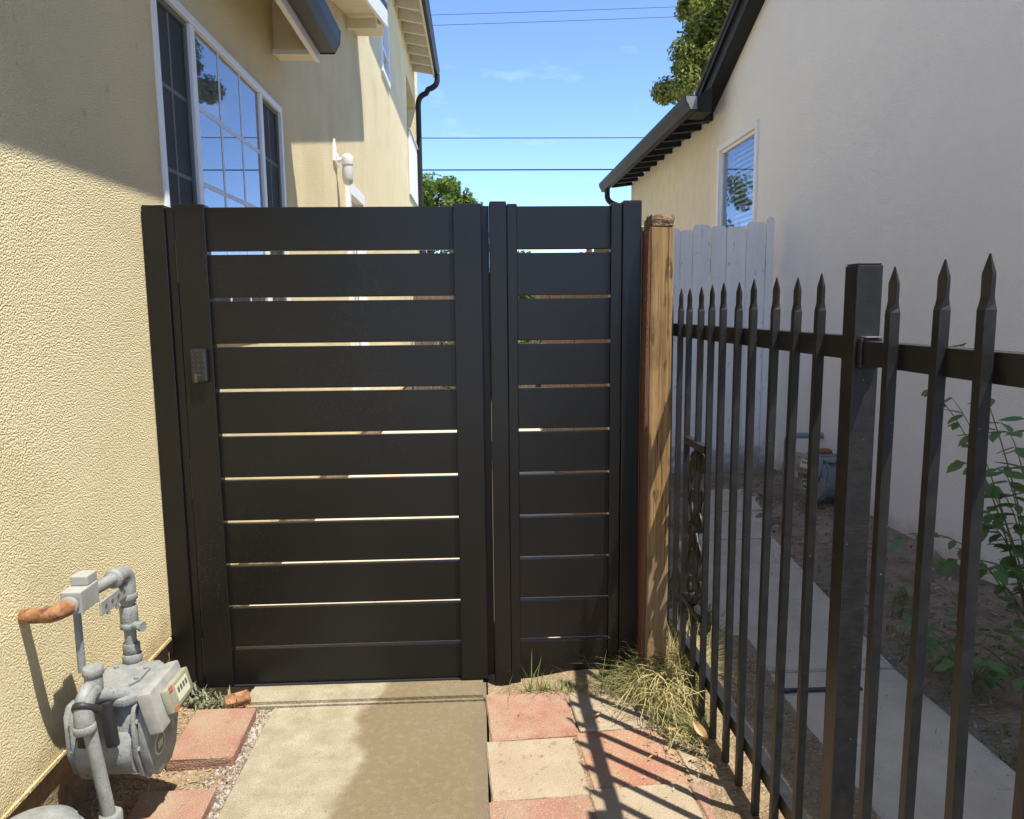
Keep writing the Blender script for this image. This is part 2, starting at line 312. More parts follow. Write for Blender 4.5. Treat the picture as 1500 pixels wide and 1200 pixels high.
def tube(bm, pts, rad, seg=12, caps=True, mi=0):
    """round tube along points; rad number or list"""
    pts = [Vector(p) for p in pts]; n = len(pts)
    rr = rad if isinstance(rad, (list, tuple)) else [rad] * n
    rings = []; up = None
    for i, p in enumerate(pts):
        d = (pts[min(i + 1, n - 1)] - pts[max(i - 1, 0)])
        d = d.normalized() if d.length > 1e-9 else Vector((0, 0, 1))
        if up is None: up = Vector((0, 0, 1)) if abs(d.z) < 0.9 else Vector((1, 0, 0))
        a = d.cross(up)
        if a.length < 1e-4: a = d.orthogonal()
        a.normalize(); b = a.cross(d).normalized(); up = b
        rings.append([bm.verts.new(p + (a * math.cos(2 * math.pi * k / seg) + b * math.sin(2 * math.pi * k / seg)) * rr[i]) for k in range(seg)])
    for i in range(n - 1):
        for k in range(seg):
            f = bm.faces.new((rings[i][k], rings[i][(k + 1) % seg], rings[i + 1][(k + 1) % seg], rings[i + 1][k])); f.material_index = mi
    if caps:
        bm.faces.new(rings[0][::-1]).material_index = mi; bm.faces.new(rings[-1]).material_index = mi
def arc(p0, p1, p2, n=7):
    """quadratic bend"""
    p0, p1, p2 = map(Vector, (p0, p1, p2))
    return [p0 * (1 - t) ** 2 + p1 * 2 * t * (1 - t) + p2 * t * t for t in [i / n for i in range(n + 1)]]
def disc(bm, c, nrm, r, th, seg=20, bev=0.0):
    nrm = Vector(nrm).normalized(); c = Vector(c)
    if bev: tube(bm, [c, c + nrm * (th - bev), c + nrm * th], [r, r, r - bev], seg)
    else: tube(bm, [c, c + nrm * th], r, seg)
def bolt(bm, c, nrm, r=0.006, th=0.005): disc(bm, c, nrm, r, th, 6)
def grid_sheet(x0, x1, y0, y1, nx, ny, f):
    bm = bmesh.new(); V = []
    for j in range(ny + 1):
        V.append([bm.verts.new((x0 + (x1 - x0) * i / nx, y0 + (y1 - y0) * j / ny, f(x0 + (x1 - x0) * i / nx, y0 + (y1 - y0) * j / ny))) for i in range(nx + 1)])
    for j in range(ny):
        for i in range(nx): bm.faces.new((V[j][i], V[j][i + 1], V[j + 1][i + 1], V[j + 1][i]))
    return bm
from mathutils import noise as MN
def hn(x, y, s, a): return MN.noise(Vector((x * s, y * s, 3.3))) * a
def blade(bm, x, y, z, h, lean, az, w, bend=1.0, mi=0, n=4):
    """one grass blade, tapered and bent"""
    dx, dy = math.cos(az), math.sin(az); sx, sy = -dy, dx; prev = None
    for i in range(n + 1):
        t = i / n; r = lean * h * t ** (1 + bend * .6); zz = z + h * (t - 0.35 * bend * lean * t * t); ww = w * (1 - t) ** .7 * .5
        px, py = x + dx * r, y + dy * r
        cur = (bm.verts.new((px - sx * ww, py - sy * ww, zz)), bm.verts.new((px + sx * ww, py + sy * ww, zz)))
        if prev: bm.faces.new((prev[0], prev[1], cur[1], cur[0])).material_index = mi
        prev = cur

# ================================================================== THE SETTING
WX = -1.17          # face of the yellow wall
HX = 2.56           # face of the white wall
g = obj('ground', grid_sheet(-400, 400, -400, 400, 2, 2, lambda x, y: -0.12), 'asphalt'); struct(g)

# left soil strip beside the wall
def soil_l(x, y): return -0.012 + hn(x, y, 9, 0.008) + hn(x, y, 31, 0.005) + max(0, (-1.02 - x)) * 0.10
g = obj('soil', grid_sheet(-1.25, -0.772, -1.5, 2.72, 40, 240, soil_l), 'soil', smooth=60); struct(g)
# soil under the pavers on the right, to the iron fence
def soil_r(x, y): return -0.0065 + hn(x, y, 7, 0.006) + hn(x, y, 27, 0.004) + max(0, min(1, (x - .62) / .2)) * 0.035 + max(0, min(1, (y - 2.60) / .2)) * 0.05 * max(0, min(1, (x - .1) / .3))
g = obj('soil', grid_sheet(0.02, 1.10, -1.5, 2.95, 60, 200, soil_r), 'soil', smooth=60); struct(g)
# neighbour's bed between path and white wall
def soil_n(x, y): return -0.03 + hn(x, y, 5, 0.03) + hn(x, y, 19, 0.012) + max(0, (x - 1.75) / .8) * 0.09
g = obj('soil', grid_sheet(1.0, 2.7, -1.0, 6.7, 60, 200, soil_n), 'soil_dark', smooth=60); struct(g)
# yard behind the gate
g = obj('yard', grid_sheet(-1.3, 2.7, 2.96, 24, 8, 40, lambda x, y: -0.06 + (hn(x, y, 3, .02) if y > 3.2 else 0)), 'lawn'); struct(g)

# near path with its slabs
pth = thing('path', 'pale concrete path leading to the black gate', 'path', (-0.38, 2.0, 0)); struct(pth); del pth['category']; del pth['label']
def slab(x0, x1, y0, y1, z1, m, parent, skew=(0, 0, 0, 0), bev=0.006, th=0.09, nx=1):
    bm = bmesh.new(); vs = box(bm, x0, x1, y0, y1, z1 - th, z1)
    for v in vs:
        if v.co.x < (x0 + x1) / 2: v.co.x += skew[0] if v.co.y < (y0 + y1) / 2 else skew[1]
        else: v.co.x += skew[2] if v.co.y < (y0 + y1) / 2 else skew[3]
    bmesh.ops.bevel(bm, geom=bm.edges[:], offset=bev, segments=2, affect='EDGES')
    return obj('slab', bm, m, parent)
slab(-0.770, 0.012, -1.6, 2.628, 0.0, 'concrete', pth)
slab(-0.885, 0.014, 2.632, 2.86, 0.014, 'concrete', pth, bev=0.012)
slab(-1.16, 0.75, 2.864, 12.0, -0.01, 'concrete_far', pth)

# neighbour's side path
pn = thing('side_path', 'x', 'path', (1.3, 2.0, 0)); struct(pn); del pn['category']; del pn['label']
slab(0.945, 1.66, 0.60, 2.765, 0.0, 'concrete_far', pn, (0, .04, 0, -.01))
slab(1.00, 1.65, 2.775, 4.47, 0.002, 'concrete_far', pn, (0, .22, 0, .19))
slab(1.29, 1.86, 4.48, 5.11, 0.0, 'concrete_far', pn, (0, .3, -.02, .16))
slab(1.60, 2.10, 5.12, 5.75, 0.006, 'concrete_far', pn, (0, .1, 0, .06))
bm = bmesh.new(); box(bm, 1.085, 1.43, 2.60, 2.622, 0.004, 0.012, 0.003, mt=Matrix.Rotation(R(0), 4, 'Z'))
o = obj('black_strap', bm, 'rubber'); tag(o, 'short black strip lying across the neighbour concrete path', 'strap')

# paved patio on the right of the path
pat = thing('patio', 'x', 'patio', (0.33, 2.0, 0)); struct(pat); del pat['category']; del pat['label']
def paver(cx, cy, sx, sy, z, m, rz=0.0, parent=None, tilt=(0, 0), th=0.05, name='paver'):
    bm = bmesh.new(); nx = 6; rr = random.Random(int(cx * 1000 + cy * 77))
    mt = T(cx, cy, z) @ Euler((R(tilt[0]), R(tilt[1]), R(rz))).to_matrix().to_4x4()
    box(bm, -sx / 2 - .003, sx / 2 + .003, -sy / 2 - .003, sy / 2 + .003, -th, 0)
    bmesh.ops.subdivide_edges(bm, edges=bm.edges[:], cuts=3, use_grid_fill=True); bmesh.ops.bevel(bm, geom=[e_ for e_ in bm.edges if e_.calc_face_angle(0) > 1], offset=0.005, segments=1, affect='EDGES')
    for v in bm.verts:
        v.co += Vector((rr.uniform(-1, 1), rr.uniform(-1, 1), rr.uniform(-.5, .5))) * 0.0010
        v.co = mt @ v.co
    return obj(name, bm, m, parent)
for cx, cy, sx, sy, z, m, rz, tl in [
        (0.165, 2.520, .292, .296, 0.004, 'paver_red', 3.5, (.6, -.4)), (0.163, 2.212, .292, .298, 0.000, 'paver_beige', 3.0, (0, .5)),
        (0.165, 1.905, .294, .296, -0.002, 'paver_pink', 2.5, (0, 0)), (0.165, 1.60, .294, .296, 0, 'paver_beige', 2, (0, 0)), (0.165, 1.295, .294, .296, 0, 'paver_red', 2, (0, 0)),
        (0.476, 2.560, .298, .296, 0.003, 'paver_beige', 2.5, (.3, 0)), (0.474, 2.252, .298, .298, -0.002, 'paver_rust', 3, (0, -.4)),
        (0.473, 1.945, .298, .296, 0.000, 'paver_beige', 2.5, (0, 0)), (0.473, 1.64, .298, .296, 0, 'paver_pink', 2, (0, 0)), (0.473, 1.335, .298, .296, 0, 'paver_beige', 2, (0, 0)),
        (0.765, 2.255, .26, .296, 0.004, 'paver_beige', 2, (0, 0)), (0.775, 1.948, .285, .296, 0.002, 'paver_pink', 2, (0, 0)), (0.775, 1.64, .285, .296, 0.0, 'paver_beige', 2, (0, 0))]:
    paver(cx, cy, sx, sy, z, m, rz, pat, tl)
o = paver(-0.915, 2.425, .205, .295, 0.032, 'paver_pink', 2, None, (0, .8), 0.045); tag(o, 'loose reddish square paver on the soil beside the concrete path, nearer the gate', 'paver', 'loose red pavers')
o = paver(-0.905, 1.965, .205, .295, 0.030, 'paver_pink', 1, None, (0, .5), 0.045); tag(o, 'loose reddish paver cut off by the bottom edge, beside the gas meter', 'paver', 'loose red pavers')
# broken brick by the gate
bm = bmesh.new(); box(bm, -0.045, 0.045, -0.03, 0.03, 0, 0.035, 0.008, mt=T(-0.905, 2.655, 0.0) @ Matrix.Rotation(0.35, 4, 'Z'))
for v in bm.verts: v.co += Vector((rnd.uniform(-1, 1), rnd.uniform(-1, 1), rnd.uniform(-1, 1))) * 0.004
tag(obj('brick_fragment', bm, 'rust'), 'small broken orange brick piece at the foot of the gate', 'brick')

# ================================================================== YELLOW HOUSE
yh = thing('house', 'two storey yellow stucco house with white windows left of the gate', 'house', (WX - 3, 5.0, 0))
def wall_with_holes(x0, x1, y0, y1, z0, z1, holes, axis='x'):
    """slab normal to X between x0..x1 with rectangular holes (y0,y1,z0,z1)"""
    bm = bmesh.new()
    ys = sorted({y0, y1, *[h[0] for h in holes], *[h[1] for h in holes]}); zs = sorted({z0, z1, *[h[2] for h in holes], *[h[3] for h in holes]})
    def hole(a, b): return any(h[0] < a < h[1] and h[2] < b < h[3] for h in holes)
    cache = {}
    def V(x, y, z):
        k = (x, y, z)
        if k not in cache: cache[k] = bm.verts.new(k)
        return cache[k]
    solid = {}
    for i in range(len(ys) - 1):
        for j in range(len(zs) - 1): solid[i, j] = not hole((ys[i] + ys[i + 1]) / 2, (zs[j] + zs[j + 1]) / 2)
    for (i, j), s in solid.items():
        if not s: continue
        a, b, c, d = ys[i], ys[i + 1], zs[j], zs[j + 1]
        bm.faces.new((V(x1, a, c), V(x1, b, c), V(x1, b, d), V(x1, a, d))); bm.faces.new((V(x0, a, c), V(x0, a, d), V(x0, b, d), V(x0, b, c)))
        if not solid.get((i - 1, j)): bm.faces.new((V(x0, a, c), V(x1, a, c), V(x1, a, d), V(x0, a, d)))
        if not solid.get((i + 1, j)): bm.faces.new((V(x0, b, c), V(x0, b, d), V(x1, b, d), V(x1, b, c)))
        if not solid.get((i, j - 1)): bm.faces.new((V(x0, a, c), V(x0, b, c), V(x1, b, c), V(x1, a, c)))
        if not solid.get((i, j + 1)): bm.faces.new((V(x0, a, d), V(x1, a, d), V(x1, b, d), V(x0, b, d)))
    return bm
W1 = (2.965, 4.820, 1.30, 2.665)       # big window
W3 = (7.12, 8.00, 0.62, 2.56)          # side door window
W2 = (10.14, 10.98, 4.48, 5.45)          # upstairs window
BAL = (13.85, 16.15, 4.60, 5.56)       # balcony opening
obj('wall', wall_with_holes(WX - .18, WX, -3.0, 16.6, 0.232, 3.24, [W1, W3]), 'stucco_y', yh)
bm = bmesh.new(); prism(bm, [(4.60, 3.2402), (8.60, 3.2402), (8.60, 4.42), (8.08, 4.33), (4.72, 3.60), (4.60, 3.50)], 'x', WX - .18, WX); obj('gable_wall', bm, 'stucco_y', yh)
obj('upper_wall', wall_with_holes(WX - .18, WX, 8.6002, 16.6, 3.2402, 6.6, [W2, BAL]), 'stucco_y', yh)
obj('bounce_wall', bx(WX - 1.1, WX - .9, -3.0, 8.6, 3.45, 6.6), 'stucco_y', yh)  # set-back wall out of view, added to bounce warm sunlight across the passage
obj('upper_front_wall', bx(WX - .899, WX - .185, 8.61, 8.78, 4.2, 6.6), 'stucco_y', yh)
obj('end_wall', bx(WX - 6, WX - .002, 16.42, 16.598, 0.232, 6.6), 'stucco_y', yh)
obj('foundation', bx(WX - .3, WX - .022, -3.0, 16.59, -0.12, 0.2315), 'foundation', yh)
obj('weep_screed', bx(WX - .02, WX + .006, -3.0, 2.74, 0.222, 0.232), 'stucco_y', yh)
obj('balcony_back', bx(WX - 1.3, WX - 1.2, 13.7, 16.3, 4.4, 5.8), 'stucco_y', yh)
obj('balcony_floor', bx(WX - 1.3, WX - .19, 13.7, 16.3, 4.4, 4.55), 'white_paint', yh)
pn_ = obj('balcony_panel', bx(WX + .004, WX + .035, 13.90, 16.25, 3.50, 4.60, 0.01), 'white_paint', yh)
obj('panel_cap', bx(WX + .003, WX + .06, 13.86, 16.28, 4.602, 4.64, 0.008), 'cream_paint', pn_)
# big window
win = obj('window', bx(WX - .10, WX - .085, W1[0] + .02, W1[1] - .02, W1[2] + .02, W1[3] - .02), 'room', yh, label='wide white sliding window reflecting sky and a tree')
def frame(bm, y0, y1, z0, z1, x0, x1, w, bev=0.003):
    box(bm, x0, x1, y0, y1, z1 - w, z1, bev); box(bm, x0, x1, y0, y1, z0, z0 + w, bev)
    box(bm, x0, x1, y0, y0 + w, z0 + w + .0005, z1 - w - .0005, bev); box(bm, x0, x1, y1 - w, y1, z0 + w + .0005, z1 - w - .0005, bev)
bm = bmesh.new(); frame(bm, *W1, WX - .05, WX + .010, 0.036); obj('frame', bm, 'vinyl', win)
ya, yb = 3.372, 4.385
for y in (ya, yb): obj('mullion', bx(WX - .05, WX + .004, y - .026, y + .026, W1[2] + .036, W1[3] - .036, 0.003), 'vinyl', win)
obj('pane', bx(WX - .014, WX - .010, ya + .028, yb - .028, W1[2] + .03, W1[3] - .03), 'pane', win)
me_h = None
rows = [W1[3] - .035 - .318 * k for k in (1, 2, 3, 4)]
for z in rows[:3]: obj('muntin', bx(WX - .0095, WX - .0085, ya + .029, yb - .029, z - .011, z + .011), 'muntin_glass', win)
for k in (1, 2):
    y = ya + .028 + (yb - ya - .056) * k / 3; obj('muntin', bx(WX - .0094, WX - .0083, y - .011, y + .011, W1[2] + .036, W1[3] - .036), 'muntin_glass', win)
for (y0, y1) in ((W1[0] + .035, ya - .028), (yb + .028, W1[1] - .035)):
    obj('screen', bx(WX - .024, WX - .020, y0, y1, W1[2] + .03, W1[3] - .03), 'screen', win)
    bm = bmesh.new(); frame(bm, y0 + .002, y1 - .002, W1[2] + .037, W1[3] - .037, WX - .020, WX - .008, 0.020); obj('screen_frame', bm, 'muntin_screen', win)
    ym = (y0 + y1) / 2; obj('muntin', bx(WX - .0198, WX - .0185, ym - .008, ym + .008, W1[2] + .06, W1[3] - .06), 'muntin_screen', win)
    for z in rows[:3]: obj('muntin', bx(WX - .0198, WX - .0187, y0 + .024, y1 - .024, z - .008, z + .008), 'muntin_screen', win)
# side door window
w3 = obj('door', bx(WX - .10, WX - .06, W3[0] + .05, W3[1] - .05, W3[2] + .02, W3[3] - .05), 'white_paint', yh)
bm = bmesh.new(); frame(bm, W3[0] - .05, W3[1] + .05, W3[2], W3[3] + .05, WX - .05, WX + .035, 0.10); obj('frame', bm, 'white_paint', w3)
obj('pane', bx(WX - .059, WX - .052, W3[0] + .2, W3[1] - .2, 1.5, W3[3] - .22), 'pane', w3)
# upstairs window
w2 = obj('window', bx(WX - .10, WX - .08, W2[0] + .03, W2[1] - .03, W2[2] + .03, W2[3] - .03), 'room', yh)
bm = bmesh.new(); frame(bm, *W2, WX - .06, WX + .03, 0.06); obj('frame', bm, 'vinyl', w2)
obj('pane', bx(WX - .05, WX - .045, W2[0] + .05, W2[1] - .05, W2[2] + .05, W2[3] - .05), 'pane', w2)
obj('mullion', bx(WX - .044, WX + .01, W2[0] + .061, W2[1] - .061, 4.82, 4.86), 'vinyl', w2)
# first eave, over the big window (sloping, boxed at its far end)
EZ = 2.96; FX = -0.955
obj('lower_roof', (lambda bm: (prism(bm, [(-0.93, 3.14), (WX - 5, 5.10), (WX - 5, 5.15), (-0.93, 3.19)], 'y', -3.0, 4.60), bm)[1])(bmesh.new()), 'shingle', yh)
ev = obj('eave', (lambda bm: (prism(bm, [(WX - .02, EZ + .30), (FX, EZ + .13), (FX, EZ + .16), (WX - .02, EZ + .36)], 'y', -3.0, 4.865), bm)[1])(bmesh.new()), 'cream_paint', yh)
obj('fascia', bx(FX - .001, FX + .026, -3.0, 4.86, EZ - .02, EZ + .17, 0.003), 'white_paint', ev)
obj('eave_return', (lambda bm: (prism(bm, [(WX + .002, EZ - .012), (FX - .003, EZ - .012), (FX - .003, EZ + .125), (WX + .002, EZ + .29)], 'y', 4.72, 4.855), bm)[1])(bmesh.new()), 'cream_paint', ev)
obj('return_trim', bx(WX + .003, FX - .004, 4.68, 4.699, EZ - .03, EZ - .002), 'white_paint', ev)
bm = bmesh.new()
gp = [(FX + .028, EZ + .035), (FX + .028, EZ + .16), (FX + .034, EZ + .16), (FX + .034, EZ + .045), (FX + .115, EZ + .045), (FX + .142, EZ + .10), (FX + .142, EZ + .155), (FX + .156, EZ + .165), (FX + .150, EZ + .09), (FX + .120, EZ + .035)]
prism(bm, gp, 'y', -3.0, 4.86); obj('gutter', bm, 'trim_blue', ev, label='slate coloured rain gutter along the lower eave')
obj('gutter_cap', (lambda bm: (prism(bm, [(FX + .028, EZ + .03), (FX + .118, EZ + .03), (FX + .152, EZ + .09), (FX + .158, EZ + .165), (FX + .028, EZ + .165)], 'y', 4.8605, 4.867), bm)[1])(bmesh.new()), 'trim_blue', ev)
# second overhang rising with the house
SX = -0.88; y0, z0, y1, z1 = 4.72, 3.58, 8.08, 4.31
r2_ = obj('roof_overhang', (lambda bm: (prism(bm, [(y0, z0), (y1, z1), (y1, z1 + .04), (y0, z0 + .04)], 'x', WX - .01, SX - .002), bm)[1])(bmesh.new()), 'cream_paint', yh)
obj('fascia', (lambda bm: (prism(bm, [(y0, z0 - .03), (y1, z1 - .03), (y1, z1 + .13), (y0, z0 + .13)], 'x', SX, SX + .03), bm)[1])(bmesh.new()), 'white_paint', r2_)
obj('drip_edge', (lambda bm: (prism(bm, [(y0, z0 + .132), (y1, z1 + .132), (y1, z1 + .185), (y0, z0 + .185)], 'x', WX - 5, SX + .033), bm)[1])(bmesh.new()), 'trim_blue', r2_)
obj('return', (lambda bm: (prism(bm, [(WX + .002, z1 - .12), (SX - .004, z1 - .12), (SX - .004, z1 - .005), (WX + .002, z1 + .02)], 'y', y1 - .32, y1 - .002), bm)[1])(bmesh.new()), 'cream_paint', r2_)
obj('block', bx(WX + .01, SX - .01, y1 - .62, y1 - .56, z1 - .26, z1 - .17), 'cream_paint', r2_)
# upper eave with rafters
UX = -0.785; UZ = 6.03
e3 = obj('upper_eave', (lambda bm: (prism(bm, [(WX - .6, UZ + .46), (UX, UZ + .10), (UX, UZ + .14), (WX - .6, UZ + .50)], 'y', 8.60, 15.75), bm)[1])(bmesh.new()), 'cream_paint', yh)
obj('fascia', bx(UX + .001, UX + .03, 8.60, 15.75, UZ - .02, UZ + .14), 'cream_paint', e3)
bm = bmesh.new(); prism(bm, [(UX + .032, UZ + .02), (UX + .032, UZ + .14), (UX + .13, UZ + .14), (UX + .115, UZ + .07), (UX + .085, UZ + .02)], 'y', 8.60, 15.80); obj('gutter', bm, 'trim_dark', e3)
me_r = None
for k in range(12):
    y = 9.7 + k * .53
    if me_r is None:
        bm = bmesh.new(); prism(bm, [(WX + .002, UZ + .05), (UX - .002, UZ - .01), (UX - .002, UZ + .085), (WX + .002, UZ + .30)], 'y', -.022, .022); me_r = mesh_of(bm, 'rafter', 'white_paint')
        me_r.transform(Matrix())
    inst('rafter', me_r, e3, T(0, y, 0))
bm = bmesh.new()
tube(bm, [(UX + .08, 15.62, UZ + .02), (UX + .08, 15.62, UZ - .06)] + arc((UX + .08, 15.62, UZ - .10), (UX + .06, 15.62, UZ - .22), (UX - .10, 15.62, UZ - .26)) + arc((WX + .24, 15.62, UZ - .34), (WX + .085, 15.62, UZ - .38), (WX + .08, 15.62, UZ - .56)) + [(WX + .08, 15.62, 0.0)], 0.055, 10)
obj('downspout', bm, 'trim_dark', yh, smooth=50)
# rear part of the roof (keeps the sky out of the house)
obj('roof', (lambda bm: (prism(bm, [(UX + .1, UZ + .16), (WX - 5, UZ + 2.2), (WX - 5, UZ + 2.1), (UX + .1, UZ + .145)], 'y', 8.60, 15.75), bm)[1])(bmesh.new()), 'shingle', yh)
# wall lamp
wl = thing('wall_lamp', 'white jelly jar wall lamp on the yellow stucco above the gate', 'lamp', (WX, 6.62, 2.62))
bm = bmesh.new(); disc(bm, (WX, 6.62, 2.700), (1, 0, 0), .06, .02, 16, .005); tube(bm, [(WX + .02, 6.62, 2.700), (WX + .06, 6.62, 2.710), (WX + .10, 6.62, 2.710)], .018, 8); obj('mount', bm, 'white_paint', wl, smooth=40)
bm = bmesh.new(); tube(bm, [(WX + .10, 6.62, 2.750), (WX + .10, 6.62, 2.730), (WX + .10, 6.62, 2.670), (WX + .10, 6.62, 2.660)], [.024, .048, .050, .046], 16); obj('cap', bm, 'white_paint', wl, smooth=40)
bm = bmesh.new(); tube(bm, [(WX + .10, 6.62, 2.665), (WX + .10, 6.62, 2.620), (WX + .10, 6.62, 2.550), (WX + .10, 6.62, 2.510), (WX + .10, 6.62, 2.495)], [.040, .047, .047, .036, .012], 16); obj('glass_jar', bm, 'lampglass', wl, smooth=60)
bm = bmesh.new(); prism(bm, [(6.50, 2.68), (6.58, 2.66), (6.58, 2.80), (6.53, 2.86)], 'x', WX + .002, WX + .02); obj('back_plate', bm, 'white_paint', wl)

# ================================================================== WHITE HOUSE
wh = thing('house', 'white stucco house with dark gutter and gable on the right', 'house', (HX + 3, 6.0, 0))
VW = (6.90, 8.02, 1.95, 3.10)
E0, EZ0, sl_ = 8.10, 3.60, 0.43; RY = 2.05; RZ = EZ0 + sl_ * (E0 - RY)
obj('wall', wall_with_holes(HX, HX + .18, -4.5, 12.55, -0.12, 3.46, [VW]), 'stucco_w', wh)
TY = 5.55; TZ = EZ0 + sl_ * (E0 - TY)
bm = bmesh.new(); prism(bm, [(-4.0, 3.4605), (E0, 3.4605), (E0, EZ0 - .04), (TY, TZ - .04), (-4.0, TZ - .04)], 'x', HX, HX + .18); obj('gable_wall', bm, 'stucco_w', wh)
obj('end_wall', bx(HX + .002, HX + 6, 12.37, 12.548, -.12, 3.45), 'stucco_w', wh)
w_ = obj('window', bx(HX + .16, HX + .17, VW[0] + .01, VW[1] - .01, VW[2] + .01, VW[3] - .01), 'room', wh, label='white framed window with horizontal blinds')
bm = bmesh.new(); frame(bm, *VW, HX - .022, HX + .07, 0.055); obj('frame', bm, 'vinyl', w_)
bm = bmesh.new(); frame(bm, VW[0] + .056, VW[1] - .056, VW[2] + .056, VW[3] - .056, HX + .004, HX + .06, 0.03); obj('sash', bm, 'vinyl', w_)
obj('pane', bx(HX + .025, HX + .029, VW[0] + .08, VW[1] - .08, VW[2] + .08, VW[3] - .08), 'clear', w_)
ms = None
for k in range(20):
    z = VW[2] + .10 + k * .05
    if ms is None:
        ms = mesh_of(bx(-.022, .022, -.37, .37, -.0018, .0018, mt=Matrix.Rotation(R(-48), 4, 'Y')), 'slat', 'blind')
    inst('slat', ms, w_, T(HX + .085, VW[0] + .48, z))
# rakes (both slopes), roof, eave wing
rk = None
for nm, ys, zs, ye, ze in (('rake_board', TY, TZ, E0 + .30, EZ0 - .129), ('fascia', TY - .001, TZ, -4.3, TZ)):
    bm = bmesh.new(); s = 1 if ye > ys else -1
    prism(bm, [(ys, zs - .05), (ye, ze - .05), (ye, ze + .15), (ys, zs + .15)], 'x', HX - .150, HX - .004)
    a = obj(nm, bm, 'trim_dark', wh)
    bm = bmesh.new(); prism(bm, [(ys, zs + .151), (ye, ze + .151), (ye, ze + .20), (ys, zs + .20)], 'x', HX - .19, HX + 6); obj('roof', bm, 'shingle', wh)
    bm = bmesh.new(); prism(bm, [(ys, zs + .085), (ye, ze + .085), (ye, ze + .1495), (ys, zs + .1495)], 'x', HX - .178, HX - .151); obj('drip_edge', bm, 'trim_dark', a)
GX = 2.19; GZ = 3.44
e = obj('eave', (lambda bm: (prism(bm, [(GX + .05, GZ + .085), (HX + 4, GZ + 1.6), (HX + 4, GZ + 1.55), (GX + .05, GZ + .055)], 'y', 8.12, 12.95), bm)[1])(bmesh.new()), 'trim_dark', wh)
bm = bmesh.new(); prism(bm, [(GX + .04, GZ - .045), (GX + .04, GZ + .085), (GX - .085, GZ + .095), (GX - .080, GZ + .045), (GX - .050, GZ - .01), (GX - .035, GZ - .045)], 'y', 7.72, 13.05); obj('gutter', bm, 'trim_dark', e, label='dark bronze gutter along the low eave')
obj('gutter_cap', (lambda bm: (prism(bm, [(GX + .035, GZ - .04), (GX + .035, GZ + .08), (GX - .078, GZ + .085), (GX - .073, GZ + .045), (GX - .045, GZ - .005), (GX - .03, GZ - .04)], 'y', 7.712, 7.719), bm)[1])(bmesh.new()), 'meter_dull', e)
bm = bmesh.new(); prism(bm, [(GX + .045, GZ - .05), (HX - .16, GZ - .05), (HX - .16, GZ + .20), (GX + .045, GZ + .09)], 'y', 7.80, 8.10); obj('return_box', bm, 'trim_dark', e)
mr = None
for k in range(11):
    if mr is None:
        bm = bmesh.new(); prism(bm, [(GX + .045, GZ - .06), (HX - .003, GZ - .02), (HX - .003, GZ + .18), (GX + .045, GZ + .05)], 'y', -.03, .03); mr = mesh_of(bm, 'rafter_tail', 'trim_dark')
    inst('rafter_tail', mr, e, T(0, 8.28 + k * .42, 0))
bm = bmesh.new(); tube(bm, [(GX, 12.7, GZ - .04), (GX, 12.7, GZ - .12)] + arc((GX, 12.7, GZ - .16), (GX + .01, 12.7, GZ - .27), (GX + .16, 12.7, GZ - .30)) + arc((HX - .16, 12.7, GZ - .36), (HX - .06, 12.7, GZ - .38), (HX - .06, 12.7, GZ - .6)) + [(HX - .06, 12.7, 0)], .045, 10)
obj('downspout', bm, 'trim_dark', wh, smooth=50)

# ================================================================== BLACK GATE
GY = 2.75; GH = 1.81
def gpost(x0, x1, y0, y1, h, label, zb=-0.05):
    t = thing('gate_post', label, 'post', ((x0 + x1) / 2, (y0 + y1) / 2, 0), 0, 'black gate posts')
    obj('tube', bx(x0, x1, y0, y1, zb, h, 0.003), 'gate', t)
    obj('cap', bx(x0 + .002, x1 - .002, y0 + .002, y1 - .002, h + .0005, h + .004, 0.001), 'gate', t)
    return t
t = gpost(-1.166, -1.088, GY, GY + .08, GH, 'black square gate post fixed against the yellow stucco wall')
obj('hinge_strip', bx(-1.0875, -1.060, GY + .012, GY + .06, 0.0, GH - .004, 0.002), 'gate', t)
t = gpost(0.050, 0.112, GY - .004, GY + .07, GH + .008, 'black square post between the gate leaf and the narrow side panel', -.02)
obj('stop_strip', bx(-0.010, 0.0495, GY + .0545, GY + .068, 0.01, GH + .004, 0.002), 'gate', t)
t = gpost(0.532, 0.600, GY - .002, GY + .07, GH + .010, 'black square post beside the wooden post', -.02)
def slatset(parent, x0, x1, n, zt, pitch, h, m='gate'):
    me = mesh_of(bx(-(x1 - x0) / 2, (x1 - x0) / 2, -.0125, .0125, -h / 2, h / 2, 0.0025), 'slat', m)
    for k in range(n): inst('slat', me, parent, T((x0 + x1) / 2, GY + .034, zt - h / 2 - k * pitch) @ Matrix.Rotation(R(rnd.uniform(-.06, .06)), 4, 'Y'))
gl = thing('gate', 'black horizontal slat metal gate leaf with a keypad lock', 'gate', (-0.5, GY, 0))
obj('stile', bx(-1.054, -0.950, GY + .002, GY + .052, 0.022, GH + .006, 0.003), 'gate', gl)
obj('stile', bx(-0.080, 0.0215, GY + .002, GY + .052, 0.022, GH + .006, 0.003), 'gate', gl)
slatset(gl, -0.952, -0.078, 11, GH - .002, 0.1648, 0.1525)
obj('bottom_rail', bx(-0.952, -0.078, GY + .052, GY + .075, 0.02, .06, 0.002), 'gate', gl)
obj('bottom_sweep', bx(-1.04, 0.015, GY + .010, GY + .018, 0.016, 0.021), 'rubber', gl)
for z in (1.62, .83, .14): 
    bm = bmesh.new(); tube(bm, [(-1.0572, GY + .008, z - .075), (-1.0572, GY + .008, z + .075)], .0042, 8); obj('hinge', bm, 'iron', gl, smooth=50)
kp = obj('keypad', bx(-1.024, -0.966, GY - .022, GY + .0015, 1.190, 1.312, 0.010), 'keypad', gl, label='black rounded keypad lock')
bm = bmesh.new()
